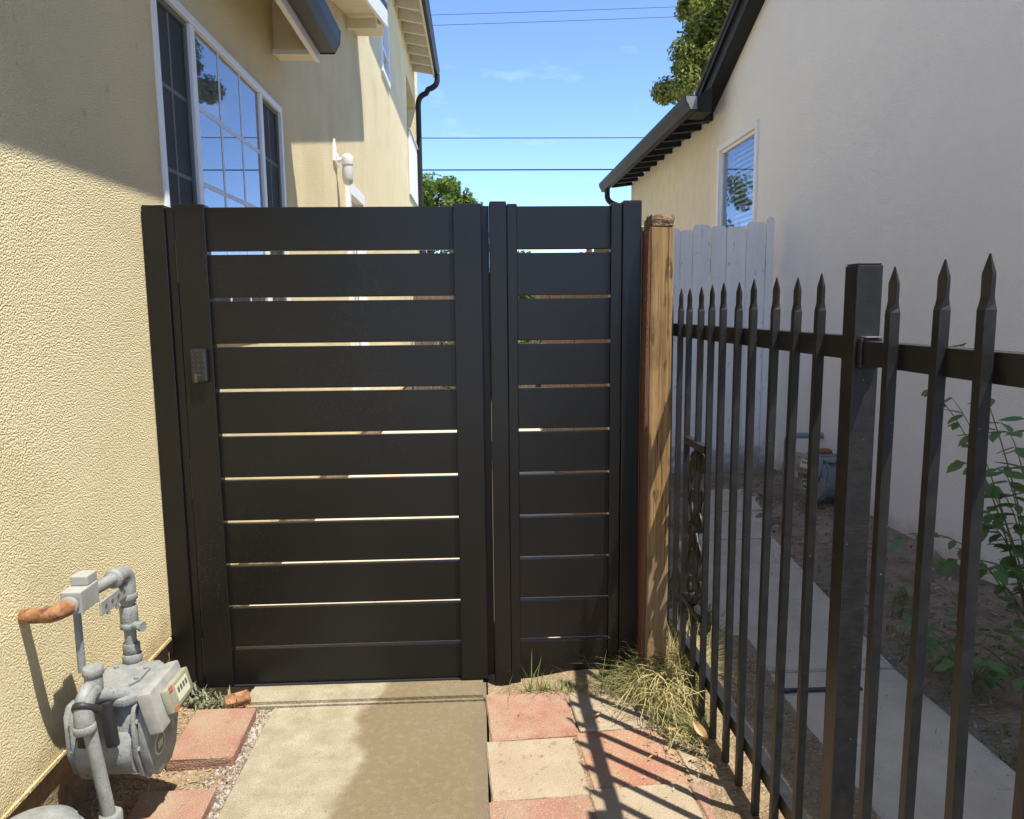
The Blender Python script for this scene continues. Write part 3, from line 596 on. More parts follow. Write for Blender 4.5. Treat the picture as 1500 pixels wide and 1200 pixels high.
for i in range(3):
    for j in range(4): disc(bm, (-1.012 + i * .017, GY - .0215, 1.290 - j * .019), (0, -1, 0), .0042, .0016, 10)
obj('keys', bm, 'key', kp)
bm = bmesh.new(); disc(bm, (-0.998, GY - .0215, 1.305), (0, -1, 0), .003, .001, 10); prism(bm, [(-1.012, 1.192), (-1.002, 1.192), (-1.002, 1.216), (-.990, 1.214), (-.988, 1.220), (-1.012, 1.222)], 'y', GY - .0235, GY - .0215); obj('key_slot', bm, 'brass', kp)
sp = thing('fence_panel', 'narrow fixed black slat panel between the post and the timber', 'fence panel', (0.33, GY, 0))
obj('stile', bx(0.1135, 0.150, GY + .002, GY + .05, -.01, GH + .004, 0.003), 'gate', sp)
obj('stile', bx(0.490, 0.5305, GY + .004, GY + .05, -.01, GH + .006, 0.003), 'gate', sp)
slatset(sp, 0.148, 0.492, 11, GH - .002, 0.1648, 0.1525)

# ================================================================== TIMBER POST
wp = thing('wooden_post', 'weathered square wooden post with dark cracked top beside the black gate', 'post', (.655, 2.72, 0))
bm = bmesh.new(); box(bm, .6215, .702, 2.685, 2.775, -.05, 1.725, 0.004)
bmesh.ops.subdivide_edges(bm, edges=[e_ for e_ in bm.edges if e_.calc_length() > .5], cuts=24)
for v in bm.verts: v.co.x += hn(v.co.z, v.co.y, 6, .002); v.co.y += hn(v.co.z, v.co.x, 5, .002)
obj('shaft', bm, 'post_wood', wp)
bm = bmesh.new(); box(bm, .6205, .7030, 2.684, 2.776, 1.7255, 1.768, 0.005)
bmesh.ops.subdivide_edges(bm, edges=bm.edges[:], cuts=4, use_grid_fill=True)
for v in bm.verts: v.co += Vector((hn(v.co.x, v.co.z, 60, .006), hn(v.co.y, v.co.z, 60, .006), hn(v.co.x, v.co.y, 45, .010) if v.co.z > 1.74 else 0))
obj('split_top', bm, 'post_end', wp, label='dark weathered split top of the post')
bm = bmesh.new(); prism(bm, [(.6045, -.02), (.6205, -.02), (.6205, 1.74), (.612, 1.70), (.6065, 1.2)], 'y', 2.688, 2.77); obj('side_board', bm, 'redwood', wp, label='thin reddish board on the post side')
bm = bmesh.new()
for i in range(60):
    z = rnd.choice((rnd.uniform(1.0, 1.75), rnd.uniform(1.3, 1.72))); x = .605; y = 2.684
    blade(bm, x + rnd.uniform(-.004, .008), y, z, rnd.uniform(.012, .03), rnd.uniform(.4, 1.4), rnd.uniform(3.0, 5.2), .003, .6, n=2)
obj('splinters', bm, 'post_end', wp)['kind'] = 'stuff'

# ================================================================== IRON FENCE
fen = thing('iron_fence', 'black iron picket fence with pressed spear tips along the right', 'fence', (.758, 2.4, 0), 0)
FM = wmat(fen)     # local: +y along the fence, away from camera
def fl(y): return y - 2.4
def picket_mesh(zb, zt, tw):
    bm = bmesh.new(); h = .0092; prev = None
    prof = [(zb, h, h, 0), (zt - .082, h, h, 0), (zt - .072, .0070, .0078, .2), (zt - .062, .0044, .0080, .35), (zt - .034, .0040, .0088, .35), (zt - .028, .0038, .0084, .35), (zt, .0009, .0009, .35)]
    for z, a, b, r in prof:
        r *= tw; c, s = math.cos(r), math.sin(r)
        cur = [bm.verts.new((x * c - y * s, x * s + y * c, z)) for x, y in ((-a, -b), (a, -b), (a, b), (-a, b))]
        if prev:
            for k in range(4): bm.faces.new((prev[k], prev[(k + 1) % 4], cur[(k + 1) % 4], cur[k]))
        else: bm.faces.new(cur[::-1])
        prev = cur
    bm.faces.new(prev); return mesh_of(bm, 'picket', 'iron')
pm = [picket_mesh(.025, 1.512, t_) for t_ in (1, .8, 1.2)]
py = [2.908, 2.791, 2.665, 2.534, 2.415, 2.288, 2.162, 2.039, 1.908, 1.782, 1.646, 1.346, 1.216, 1.076, .945, .815, .685, .555, .425, .295, .165, .035, -.095, -.225, -.355, -.485, -.615]
for i, y in enumerate(py):
    inst('picket', pm[i % 3], fen, FM @ T(rnd.uniform(-.001, .001), fl(y), rnd.uniform(-.004, .004) + 0) @ Matrix.Rotation(R(rnd.uniform(-.35, .35)), 4, 'X') @ Matrix.Rotation(R(rnd.uniform(-.25, .25)), 4, 'Y'))
def lbox(x0, x1, y0, y1, z0, z1, bev=.002, m=None):
    bm = bmesh.new(); box(bm, x0, x1, y0, y1, z0, z1, bev); bm.transform(FM if m is None else m); return bm
obj('post', lbox(.000, .052, fl(1.482), fl(1.534), -.05, 1.520), 'iron', fen, label='square iron post between two fence sections')
obj('post_cap', lbox(.002, .050, fl(1.484), fl(1.532), 1.5205, 1.524, .001), 'iron', fen)
obj('rail', lbox(.0115, .046, fl(1.5345), fl(3.0), 1.330, 1.379), 'iron', fen)
obj('rail', lbox(.0115, .046, fl(-.7), fl(1.466), 1.322, 1.370), 'iron', fen)
obj('rail', lbox(.0115, .046, fl(1.5345), fl(3.0), .135, .180), 'iron', fen)
obj('rail', lbox(.0115, .046, fl(-.7), fl(1.466), .135, .180), 'iron', fen)
bm = lbox(.006, .050, fl(1.4665), fl(1.4815), 1.316, 1.376, .003); obj('bracket', bm, 'iron', fen)
bm = lbox(.012, .044, fl(1.459), fl(1.4815), 1.3765, 1.379, .001); obj('weld', bm, 'bare', fen)
# cast scroll panel between the far pickets
ya_, yb_ = fl(2.652), fl(2.428)
sc = obj('scroll_panel', lbox(-.016, .016, ya_ - (ya_ - yb_), ya_, 0.955, 0.980, .005), 'iron', fen, label='cast iron scroll ornament between two pickets')
obj('lower_bar', lbox(-.016, .016, yb_, ya_, .365, .390, .005), 'iron', sc)
def ltube(pts, rad, seg=8):
    bm = bmesh.new(); tube(bm, pts, rad, seg); bm.transform(FM); return bm
ymid = (ya_ + yb_) / 2
for s in (1, -1):
    pts = [(0, ymid + s * .065 * math.sin(t * math.pi * 2.0), .385 + .575 * t) for t in [i / 28 for i in range(29)]]
    obj('vine', ltube(pts, [.009 + .003 * math.sin(i * 1.3) for i in range(29)]), 'iron', sc, smooth=60)
for k, (z, s) in enumerate([(.44, 1), (.48, -1), (.54, 1), (.59, -1), (.65, 1), (.70, -1), (.76, 1), (.81, -1), (.87, 1), (.91, -1)]):
    bm = bmesh.new(); yy = ymid + s * .045; L = .075
    tube(bm, [(0, yy, z - L * .5), (0.004, yy + s * .012, z - L * .25), (0.006, yy + s * .018, z), (0.002, yy + s * .006, z + L * .3), (0, yy - s * .012, z + L * .55)], [.004, .020, .024, .016, .002], 7)
    for v in bm.verts: v.co.x = v.co.x * .55
    bm.transform(FM); obj('cast_leaf', bm, 'iron', sc, smooth=60)
for z in (.42, .67, .925):
    bm = bmesh.new(); tube(bm, [(0, ymid, z - .022), (0, ymid, z - .014), (0, ymid, z), (0, ymid, z + .014), (0, ymid, z + .022)], [.006, .018, .023, .018, .006], 10); bm.transform(FM); obj('boss', bm, 'iron', sc, smooth=60)

# ================================================================== PALE BOARD FENCE and BROWN FENCE
wf = thing('board_fence', 'pale painted dog eared board fence beyond the iron pickets', 'fence', (2.0, 6.3, 0))
x = 1.10
for wdt, h in [(.12, 2.10), (.13, 2.08), (.13, 2.11), (.12, 2.10), (.10, 2.09), (.105, 2.08), (.155, 2.12), (.130, 2.11), (.168, 2.105), (.168, 2.14), (.070, 2.18)]:
    bm = bmesh.new(); c = min(.022, wdt * .25); dy = rnd.uniform(-.006, .006)
    prism(bm, [(x + .003, 0.02), (x + wdt - .003, 0.02), (x + wdt - .003, h - c), (x + wdt - c, h), (x + c, h), (x + .003, h - c)], 'y', 6.30 + dy, 6.318 + dy, .002)
    obj('board', bm, 'white_board', wf); x += wdt
for z in (.45, 1.75): obj('rail', bx(1.10, x, 6.326, 6.364, z, z + .09), 'white_board', wf)
bf = thing('wood_fence', 'brown weathered board fence seen through the slat gaps', 'fence', (.78, 5.0, 0))
mb = [mesh_of(bx(-.009, .009, -.066, .066, 0, h, .003), 'board', 'fence_wood') for h in (1.78, 1.76, 1.80)]
mbk = [mesh_of(bx(-.068, .068, -.009, .009, 0, h, .003), 'board', 'fence_wood') for h in (2.08, 2.12, 2.05)]
for k in range(34): inst('board', mb[k % 3], bf, T(.672 + rnd.uniform(-.004, .004), 2.94 + k * .142, 0.0))
b2 = thing('wood_fence', 'brown board fence across the back of the yard behind the gate', 'fence', (.6, 13.5, 0))
for k in range(26): inst('board', mbk[k % 3], b2, T(-1.05 + k * .142, 13.5 + rnd.uniform(-.008, .008), rnd.uniform(-.02, .02)))
for z in (.4, 1.6): obj('rail', bx(-1.1, 2.6, 13.52, 13.56, z, z + .085), 'fence_wood', b2)
for z in (.4, 1.4): obj('rail', bx(.684, .72, 2.9, 7.75, z, z + .085), 'fence_wood', bf)

# ================================================================== GAS METERS
def meter(t, ox, oy, oz, k=1.0):
    """diaphragm meter; front to +x. local origin under body centre; body 0..0.30 high"""
    def P(x, y, z): return (ox + x * k, oy + y * k, oz + z * k)
    def pts(l): return [(oy + a * k, oz + b * k) for a, b in l]
    prof = [(-.105, .285), (.105, .285), (.128, .255), (.128, .12), (.095, .035), (.05, .0), (-.05, .0), (-.095, .035), (-.128, .12), (-.128, .255)]
    inner = [(a * .86, .012 + b * .92) for a, b in prof]
    bm = bmesh.new(); prism(bm, pts(inner), 'x', ox - .10 * k, ox + .075 * k, .012 * k); body = obj('body', bm, 'meter', t, smooth=50)
    bm = bmesh.new(); tube(bm, [P(-.07, -.06, .15), P(-.07, -.128, .15)], .0, 4) if False else None
    tube(bm, [P(-.095, -.045, .125), P(.07, -.045, .125)], .095 * k, 24); obj('drum', bm, 'meter', body, smooth=50)
    for xx in (-.112, .072):
        bm = bmesh.new(); prism(bm, pts(prof), 'x', ox + xx * k, ox + (xx + .014) * k, .004 * k)
        for a, b in ((-.118, .23), (-.118, .14), (-.075, .03), (.075, .03), (.118, .14), (.118, .23), (0, .008)):
            bolt(bm, P(xx - .004, a, b), (1, 0, 0), .008 * k, .024 * k)
        obj('flange', bm, 'meter', t, smooth=40)
    bm = bmesh.new(); prism(bm, pts([(a * .93, .008 + b * .94) for a, b in prof]), 'x', ox + .0865 * k, ox + .118 * k, .012 * k); cov = obj('front_cover', bm, 'meter', t, smooth=50)
    bm = bmesh.new(); prism(bm, pts([(a * .93, .012 + b * .94) for a, b in prof]), 'x', ox - .135 * k, ox - .1125 * k, .010 * k); obj('back_cover', bm, 'meter', t, smooth=50)
    bm = bmesh.new(); prism(bm, [(ox + a * k, oy + b * k) for a, b in ((-.11, -.06), (-.075, -.125), (.06, -.135), (.095, -.10), (.095, .10), (.06, .135), (-.075, .125), (-.11, .06))], 'z', oz + .286 * k, oz + .312 * k, .008 * k); top = obj('top_casting', bm, 'meter', t, smooth=40)
    bm = bmesh.new(); prism(bm, [(ox + a * k, oy + b * k) for a, b in ((-.085, -.02), (-.06, -.085), (.02, -.09), (.06, -.02), (.06, .06), (-.06, .07))], 'z', oz + .3125 * k, oz + .322 * k, .003 * k)
    for a, b in ((-.07, -.02), (-.05, -.075), (.015, -.08), (.05, -.02), (.05, .05), (-.05, .06)): bolt(bm, P(a, b, .3225), (0, 0, 1), .007 * k, .006 * k)
    obj('top_plate', bm, 'meter', top, smooth=40)
    # index
    mt = T(*P(.140, -.02, .262)) @ Matrix.Rotation(R(-14), 4, 'Y')
    bm = bmesh.new(); box(bm, -.028 * k, .016 * k, -.115 * k, .115 * k, -.068 * k, .068 * k, .010 * k, mt=mt); ix = obj('index', bm, 'index_white', t, smooth=40)
    bm = bmesh.new(); box(bm, .0165 * k, .040 * k, -.062 * k, .105 * k, -.040 * k, .040 * k, .006 * k, mt=mt); obj('index_window', bm, 'index_face', ix, smooth=40)
    bm = bmesh.new()
    for zz in (-.034, .034): box(bm, .0405 * k, .043 * k, -.050 * k, -.028 * k, (zz - .008) * k, (zz + .008) * k, .0, mt=mt)
    obj('orange_tabs', bm, 'orange', ix)
    bm = bmesh.new(); box(bm, .0402 * k, .0412 * k, -.012 * k, .080 * k, -.026 * k, .026 * k, 0, mt=mt); dl = obj('dial_plate', bm, 'badge_light', ix)
    bm = bmesh.new()
    for q in range(4): box(bm, .0413 * k, .0418 * k, (-.002 + q * .02) * k, (.011 + q * .02) * k, -.002 * k, .016 * k, 0, mt=mt)
    obj('digits', bm, 'badge_dark', ix)
    # badges
    bm = bmesh.new(); disc(bm, P(.1182, -.045, .115), (1, 0, 0), .036 * k, .002 * k, 24); b1 = obj('badge', bm, 'badge_light', cov)
    bm = bmesh.new(); disc(bm, P(.1203, -.045, .115), (1, 0, 0), .030 * k, .001 * k, 24); obj('badge_face', bm, 'badge_dark', cov)
    bm = bmesh.new()
    for a in (-.012, 0, .012): box(bm, ox + .1214 * k, ox + .1222 * k, oy + (-.045 + a - .004) * k, oy + (-.045 + a + .004) * k, oz + .103 * k, oz + .127 * k)
    obj('badge_mark', bm, 'badge_light', cov)
    bm = bmesh.new(); box(bm, ox + .1183 * k, ox + .1205 * k, oy + -.055 * k, oy + .085 * k, oz + .150 * k, oz + .200 * k, 0); obj('name_plate', bm, 'badge_dark', cov)
    bm = bmesh.new(); disc(bm, P(.1182, .055, .125), (1, 0, 0), .030 * k, .002 * k, 24); disc(bm, P(.1203, .055, .125), (1, 0, 0), .024 * k, .001 * k, 24); obj('badge', bm, 'meter_dull', cov)
    bm = bmesh.new(); prism(bm, [(oy + a * k, oz + b * k) for a, b in ((.040, .11), (.070, .11), (.055, .145))], 'x', ox + .1214 * k, ox + .1222 * k); obj('badge_mark', bm, 'index_white', cov)
    return body

def collar(bm, p, d, r, L, seg=14):
    r = r * .82; p = Vector(p); d = Vector(d).normalized(); tube(bm, [p - d * L / 2, p - d * L * .35, p + d * L * .35, p + d * L / 2], [r * .9, r, r, r * .9], seg)

gm = thing('gas_meter', 'grey gas meter with white index box and rusty pipe by the yellow wall', 'gas meter', (-.99, 2.0, 0))
meter(gm, -0.995, 2.015, 0.165, 0.86)
PX = -1.02; PR = .0165
# outlet: meter far side up, elbow, horizontal run back to the wall
yo, zo = 2.135, .705
bm = bmesh.new(); tube(bm, [(PX, 2.125, .43), (PX, 2.128, zo - .05)] + arc((PX, 2.13, zo - .04), (PX, 2.133, zo), (PX - .004, 2.09, zo)) + [(PX - .03, 1.90, zo)], PR, 14)
op = obj('outlet_pipe', bm, 'meter', gm, smooth=50)
for z, r, L in ((.445, .034, .028), (.475, .029, .03), (.545, .033, .02), (.575, .030, .055), (.625, .027, .03)):
    bm = bmesh.new(); collar(bm, (PX, 2.127, z), (0, 0, 1), r, L, 8 if L < .03 else 14); obj('pipe_collar', bm, 'meter', op, smooth=40)
bm = bmesh.new(); tube(bm, [(PX, 2.127, zo - .07), (PX, 2.129, zo - .045)] + arc((PX, 2.13, zo - .04), (PX, 2.134, zo + .004), (PX - .004, 2.085, zo)) + [(PX - .005, 2.07, zo)], .0235, 14); collar(bm, (PX - .005, 2.07, zo), (0, 1, 0), .033, .02); collar(bm, (PX, 2.127, zo - .075), (0, 0, 1), .033, .02); obj('elbow', bm, 'meter', op, smooth=50)
bm = bmesh.new(); tube(bm, [(PX, 2.125, .545), (PX + .040, 2.105, .548)], .012, 10); disc(bm, (PX + .040, 2.105, .548), (1, -.3, 0), .015, .010, 8); obj('plug', bm, 'meter_dull', op, smooth=40)
# tap block with perforated strap
bm = bmesh.new(); box(bm, -1.072, -1.020, 1.885, 1.975, .678, .736, .003); box(bm, -1.068, -1.024, 1.930, 1.980, .7365, .762, .003); bl = obj('tap_block', bm, 'meter_box', gm)
bm = bmesh.new(); box(bm, -1.016, -1.010, 1.96, 2.115, .640, .678, .002); st = obj('strap', bm, 'index_white', gm)
bm = bmesh.new()
for y in (1.985, 2.02, 2.055, 2.09): disc(bm, (-1.0098, y, .659), (1, 0, 0), .006, .0008, 12)
obj('strap_hole', bm, 'badge_dark', st)
bm = bmesh.new(); tube(bm, [(-1.013, 2.0, .63), (-1.013, 2.0, .64)], .005, 6); tube(bm, [(-1.013, 2.05, .625), (-1.013, 2.05, .64)], .005, 6); obj('strap_bolt', bm, 'meter_dull', st)
bm = bmesh.new(); tube(bm, [(-1.058, 1.93, .675), (-1.058, 1.93, .50)], .010, 8); obj('support_bar', bm, 'meter_dull', gm, smooth=50)
bm = bmesh.new()
tube(bm, [(-1.048, 1.884, .703), (-1.050, 1.862, .700)] + arc((-1.052, 1.862, .701), (-1.056, 1.842, .698), (-1.092, 1.856, .690)) + [(-1.13, 1.872, .682), (-1.19, 1.892, .672)], [.019, .020] + [.0205] * 8 + [.019, .019], 14)
obj('rusty_elbow', bm, 'rust', gm, smooth=50, label='rusty orange pipe elbow entering the stucco')
bm = bmesh.new(); collar(bm, (-1.048, 1.878, .703), (0, 1, 0), .029, .012); obj('white_tape', bm, 'index_white', gm, smooth=50)
# inlet: near side, elbow then pipe down to a union by the regulator
IX, IY = -1.005, 1.852
bm = bmesh.new(); tube(bm, [(IX, IY + .03, .470), (IX, IY + .015, .490)] + arc((IX, IY + .01, .492), (IX, IY - .03, .492), (IX, IY - .03, .455)) + [(IX + .010, IY - .028, .40), (IX + .035, IY - .015, .14)], PR, 14); ip = obj('inlet_pipe', bm, 'meter', gm, smooth=50)
bm = bmesh.new(); collar(bm, (IX, IY + .03, .525), (0, 0, 1), .031, .022); collar(bm, (IX, IY + .03, .490), (0, 0, 1), .027, .05); obj('nut', bm, 'meter', ip, smooth=50); bm = bmesh.new()
tube(bm, arc((IX, IY + .020, .476), (IX, IY - .034, .492), (IX + .003, IY - .034, .41)), .0235, 14); collar(bm, (IX + .003, IY - .036, .405), (.1, 0, -1), .033, .02); obj('elbow', bm, 'meter', ip, smooth=50)
bm = bmesh.new(); tube(bm, [(IX, IY + .02, .465), (IX + .05, IY + .09, .43)], .020, 12); obj('meter_swivel', bm, 'meter', ip, smooth=50)
bm = bmesh.new()
for s in (-1, 1):
    box(bm, -.016, .016, -.010, .010, -.070, .055, .008, mt=T(IX + s * .030, IY + .028, .385) @ Matrix.Rotation(R(6 * -s), 4, 'Y'))
tube(bm, arc((IX - .03, IY - .01, .44), (IX, IY - .075, .50), (IX + .03, IY - .01, .44), 8), .010, 8)
obj('rubber_sleeve', bm, 'rubber', gm, smooth=50, label='black rubber sleeve behind the inlet pipe')
ux, uy = IX + .036, IY - .014
bm = bmesh.new(); collar(bm, (ux, uy, .135), (0, 0, 1), .037, .045, 8); obj('nut', bm, 'meter', gm, smooth=40); bm = bmesh.new(); collar(bm, (ux + .004, uy, .085), (0, 0, 1), .030, .07, 14); tube(bm, [(ux, uy, .075), (ux + .055, uy - .01, .075)], .018, 8); obj('valve_stub', bm, 'meter', gm, smooth=40); bm = bmesh.new(); tube(bm, [(ux, uy, .115), (ux - .06, uy - .09, .16)], .020, 10); obj('union', bm, 'meter', gm, smooth=40)
bm = bmesh.new(); tube(bm, [(ux, uy, .06), (ux, uy, -.02)], .021, 10); obj('riser', bm, 'meter', gm, smooth=40)
# regulator
rg = thing('gas_regulator', 'round grey gas regulator lid in the bottom left corner', 'regulator', (-1.07, 1.70, 0))
cx, cy, cz = -1.055, 1.660, .215
bm = bmesh.new(); tube(bm, [(cx, cy, cz), (cx, cy, cz + .012), (cx, cy, cz + .030), (cx, cy, cz + .046), (cx, cy, cz + .056), (cx, cy, cz + .060)], [.098, .100, .092, .065, .035, .004], 32); lid = obj('lid', bm, 'meter', rg, smooth=40)
bm = bmesh.new(); tube(bm, [(cx, cy, cz - .016), (cx, cy, cz - .0005)], .108, 32); obj('rim', bm, 'meter_dull', rg, smooth=40)
bm = bmesh.new(); tube(bm, [(cx, cy, cz - .11), (cx, cy, cz - .06), (cx, cy, cz - .0165)], [.04, .06, .095], 24); obj('bowl', bm, 'meter', rg, smooth=40)
for k in range(8):
    a = k * math.pi / 4 + .3; bm = bmesh.new(); bolt(bm, (cx + .098 * math.cos(a), cy + .098 * math.sin(a), cz + .001), (0, 0, 1), .009, .010); obj('bolt', bm, 'rust' if k in (3, 6) else 'meter_dull', rg)

# neighbour's meter by the white wall
gm2 = thing('gas_meter', 'old grey gas meter against the white wall behind the pickets', 'gas meter', (2.36, 5.45, 0))
mx0 = 2.36
meter(gm2, 2.36, 5.45, 0.08, 1.02)
for ch in gm2.children:
    pass
# turn it to face the camera side
gm2.matrix_basis = Matrix.Translation((2.41, 5.14, 0)) @ Matrix.Rotation(R(-158), 4, 'Z') @ Matrix.Translation((0, .05, 0))
gp2 = thing('gas_pipe', 'thin grey gas riser pipe beside the old meter at the white wall', 'pipe', (2.29, 5.40, 0))
bm = bmesh.new(); tube(bm, [(2.29, 5.40, -.02), (2.29, 5.40, .40)] + arc((2.29, 5.40, .44), (2.29, 5.40, .49), (2.34, 5.40, .49)) + [(2.45, 5.40, .488), (2.57, 5.40, .485)], .022, 12); obj('riser', bm, 'meter_dull', gp2, smooth=50)
bm = bmesh.new(); collar(bm, (2.29, 5.40, .25), (0, 0, 1), .036, .09); obj('fitting', bm, 'meter_dull', gp2, smooth=50)
bm = bmesh.new(); box(bm, 2.36, 2.49, 5.09, 5.17, .411, .436, .008); tag(obj('rusty_bracket', bm, 'rust'), 'rusty flat bracket lying on top of the old meter', 'bracket')

# ================================================================== WIRES
def wire(y, za, zb, sag, r, label, x0=-60, x1=60):
    bm = bmesh.new(); pts = []
    for i in range(61):
        t_ = i / 60; pts.append((x0 + (x1 - x0) * t_, y, za + (zb - za) * t_ - sag * 4 * t_ * (1 - t_)))
    tube(bm, pts, r, 5); tag(obj('power_line', bm, 'wire', smooth=60), label, 'power line', 'overhead wires')
wire(25, 6.87 + .8, 7.0 + .8, .85, .016, 'thin overhead wire crossing the sky between the roofs, second from bottom')
wire(25.3, 5.98 + .8, 6.02 + .8, .85, .022, 'lowest overhead wire just above the green treetop')
wire(40, 15.2, 19.5, 1.2, .014, 'upper of the two faint high overhead wires')
wire(40.6, 14.85, 19.3, 1.2, .014, 'lower of the two faint high overhead wires')

# ================================================================== TREES
def crown(bm, lobes, size, seed):
    r = random.Random(seed)
    for (cx, cy, cz, rx, ry, rz, n) in lobes:
        subs = []
        for _ in range(14):
            v = Vector((r.gauss(0, 1), r.gauss(0, 1), r.gauss(0, 1))).normalized() * r.uniform(.55, .95)
            subs.append((cx + v.x * rx, cy + v.y * ry, cz + v.z * rz, r.uniform(.28, .48)))
        for i in range(n):
            sx, sy, sz, sr = r.choice(subs)
            v = Vector((r.gauss(0, 1), r.gauss(0, 1), r.gauss(0, 1))).normalized() * (r.random() ** .35)
            p = Vector((sx + v.x * rx * sr, sy + v.y * ry * sr, sz + v.z * rz * sr))
            s = size * r.uniform(.6, 1.25)
            nrm = (v + Vector((r.gauss(0, .5), r.gauss(0, .5), r.gauss(.3, .5)))).normalized()
            a = nrm.orthogonal().normalized(); a.rotate(Matrix.Rotation(r.uniform(0, 6.28), 3, nrm)); b = nrm.cross(a)
            q = [p - a * s * .5, p - b * s * .26 + nrm * s * .06, p + a * s * .55 - nrm * s * .12, p + b * s * .26 + nrm * s * .06]
            bm.faces.new([bm.verts.new(k) for k in q])
def tree(label, base, top, lobes, size, seed, m, tr=.25, group=None, name='tree'):
    t_ = thing(name, label, 'tree', base, 0, group)
    b = Vector(base); tp = Vector(top); bm = bmesh.new()
    tube(bm, [b, b.lerp(tp, .3) + Vector((.1, 0, 0)), b.lerp(tp, .65), tp], [tr, tr * .75, tr * .5, tr * .15], 10)
    for (cx, cy, cz, rx, ry, rz, n) in lobes:
        s = b.lerp(tp, .55 + .3 * rnd.random()); e_ = Vector((cx, cy, cz)); tube(bm, [s, s.lerp(e_, .5) + Vector((0, 0, -.1)), e_], [tr * .4, tr * .25, tr * .08], 7)
    obj('trunk', bm, 'bark', t_, smooth=60)
    bm = bmesh.new(); crown(bm, lobes, size, seed); obj('crown', bm, m, t_)
    return t_
tree('tall olive green tree rising behind the white house roof', (10.6, 28.5, -.1), (10.3, 28.3, 12.5),
     [(7.75, 28, 9.75, 1.2, 1.2, 1.05, 4200), (8.15, 28, 10.5, 1.0, 1.2, .9, 3000), (8.35, 28, 11.9, 1.1, 1.2, .9, 3000), (8.5, 28.2, 11.1, 1.3, 1.4, 1.2, 4600), (8.55, 28, 12.6, 1.25, 1.3, 1.2, 4000), (9.9, 28.3, 12.6, 1.5, 1.5, 1.3, 3600), (9.3, 28.2, 10.0, 1.5, 1.5, 1.2, 4200), (9.4, 28.4, 13.9, 1.4, 1.4, 1.2, 3000), (11.6, 28.6, 11.6, 1.6, 1.6, 1.5, 1500)], .19, 3, 'leaf_olive')
tree('bright green tree just right of the yellow house downspout', (-1.4, 22, -.1), (-1.3, 22, 4.6),
     [(-1.75, 22, 4.6, .9, .9, .75, 1400), (-1.0, 21.8, 4.55, .62, .7, .7, 1100), (-1.5, 22, 3.5, 1.1, 1, .9, 900)], .17, 5, 'leaf_bright', .14, 'small trees behind the gate')
tree('small bright green treetop just above the black gate stile', (-.35, 22.6, -.1), (-.35, 22.6, 4.3),
     [(-.42, 22.5, 4.45, .42, .5, .5, 700), (-.1, 22.6, 4.0, .6, .6, .6, 800), (-.4, 22.5, 3.2, .8, .8, .8, 700)], .17, 8, 'leaf_bright', .11, 'small trees behind the gate')
sh = thing('shrub', 'leafy garden shrub seen through the slat gaps', 'shrub', (.35, 12.6, 0))
bm = bmesh.new(); tube(bm, [(.35, 12.6, -.06), (.35, 12.6, 1.2)], [.05, .02], 7); obj('stem', bm, 'bark', sh)
bm = bmesh.new(); crown(bm, [(.2, 12.6, .9, .8, .5, .8, 900), (.7, 12.5, 1.3, .6, .5, .8, 700), (-.3, 12.7, .6, .6, .5, .6, 500), (.5, 12.6, 2.0, .5, .4, .5, 500)], .13, 11); obj('foliage', bm, 'leaf_bright', sh)

# ================================================================== PLANTS BY THE FENCE
lm = None
def leaf_mesh(L, W, m):
    bm = bmesh.new()
    pr = [(0, 0.0), (.18, .7), (.42, 1.0), (.70, .72), (1.0, 0.02)]
    c = [bm.verts.new((t_ * L, 0, -.06 * L * t_ * t_ - .0)) for t_, _ in pr]
    a = [bm.verts.new((t_ * L, w_ * W / 2, .10 * W - .08 * L * t_ * t_)) for t_, w_ in pr[1:]]; b = [bm.verts.new((t_ * L, -w_ * W / 2, .10 * W - .08 * L * t_ * t_)) for t_, w_ in pr[1:]]
    bm.faces.new((c[0], c[1], a[0])); bm.faces.new((c[0], b[0], c[1]))
    for i in range(3):
        bm.faces.new((c[i + 1], c[i + 2], a[i + 1], a[i])); bm.faces.new((c[i + 1], b[i], b[i + 1], c[i + 2]))
    return mesh_of(bm, 'leaf', m, 60)
leafA = leaf_mesh(.075, .034, 'leaf_green'); leafB = leaf_mesh(.10, .052, 'leaf_green'); leafC = leaf_mesh(.05, .026, 'leaf_green')
def pinnate(t_, p0, p1, droop, n, me, sc=1.0):
    """stem with paired leaves"""
    p0, p1 = Vector(p0), Vector(p1); mid = (p0 + p1) / 2 + Vector((0, 0, droop)); pts = arc(p0, mid, p1, 10)
    bm = bmesh.new(); tube(bm, pts, [.004 * (1 - i / 14) for i in range(11)], 5); obj('stem', bm, 'stem', t_, smooth=60)
    for k in range(n):
        f = .30 + .70 * k / max(1, n - 1); i = min(9, int(f * 10)); p = pts[i].lerp(pts[min(i + 1, 10)], f * 10 - i)
        d = (pts[min(i + 1, 10)] - pts[i]); az = math.atan2(d.y, d.x)
        for s in (1, -1):
            m4 = Matrix.Translation(p) @ Matrix.Rotation(az + s * R(rnd.uniform(45, 75)), 4, 'Z') @ Matrix.Rotation(R(rnd.uniform(-10, 30)), 4, 'Y') @ Matrix.Rotation(R(rnd.uniform(-25, 25)), 4, 'X') @ Matrix.Scale(sc * rnd.uniform(.7, 1.15), 4)
            inst('leaf', me, t_, m4)
s1 = thing('shrub', 'tall thin shrub with paired leaflets against the white wall', 'shrub', (2.20, 2.70, 0), 0, 'shrubs along the white wall')
b0 = Vector((2.20, 2.70, .02))
for k in range(13):
    zt_ = .40 + .90 * k / 12; p1 = (rnd.uniform(1.74, 2.0), rnd.uniform(2.55, 2.95), zt_ * rnd.uniform(.85, 1.05)); pinnate(s1, b0 + Vector((rnd.uniform(-.03, .03), rnd.uniform(-.03, .03), 0)), p1, .28 + .12 * rnd.random(), 7, leafA, 1.2)
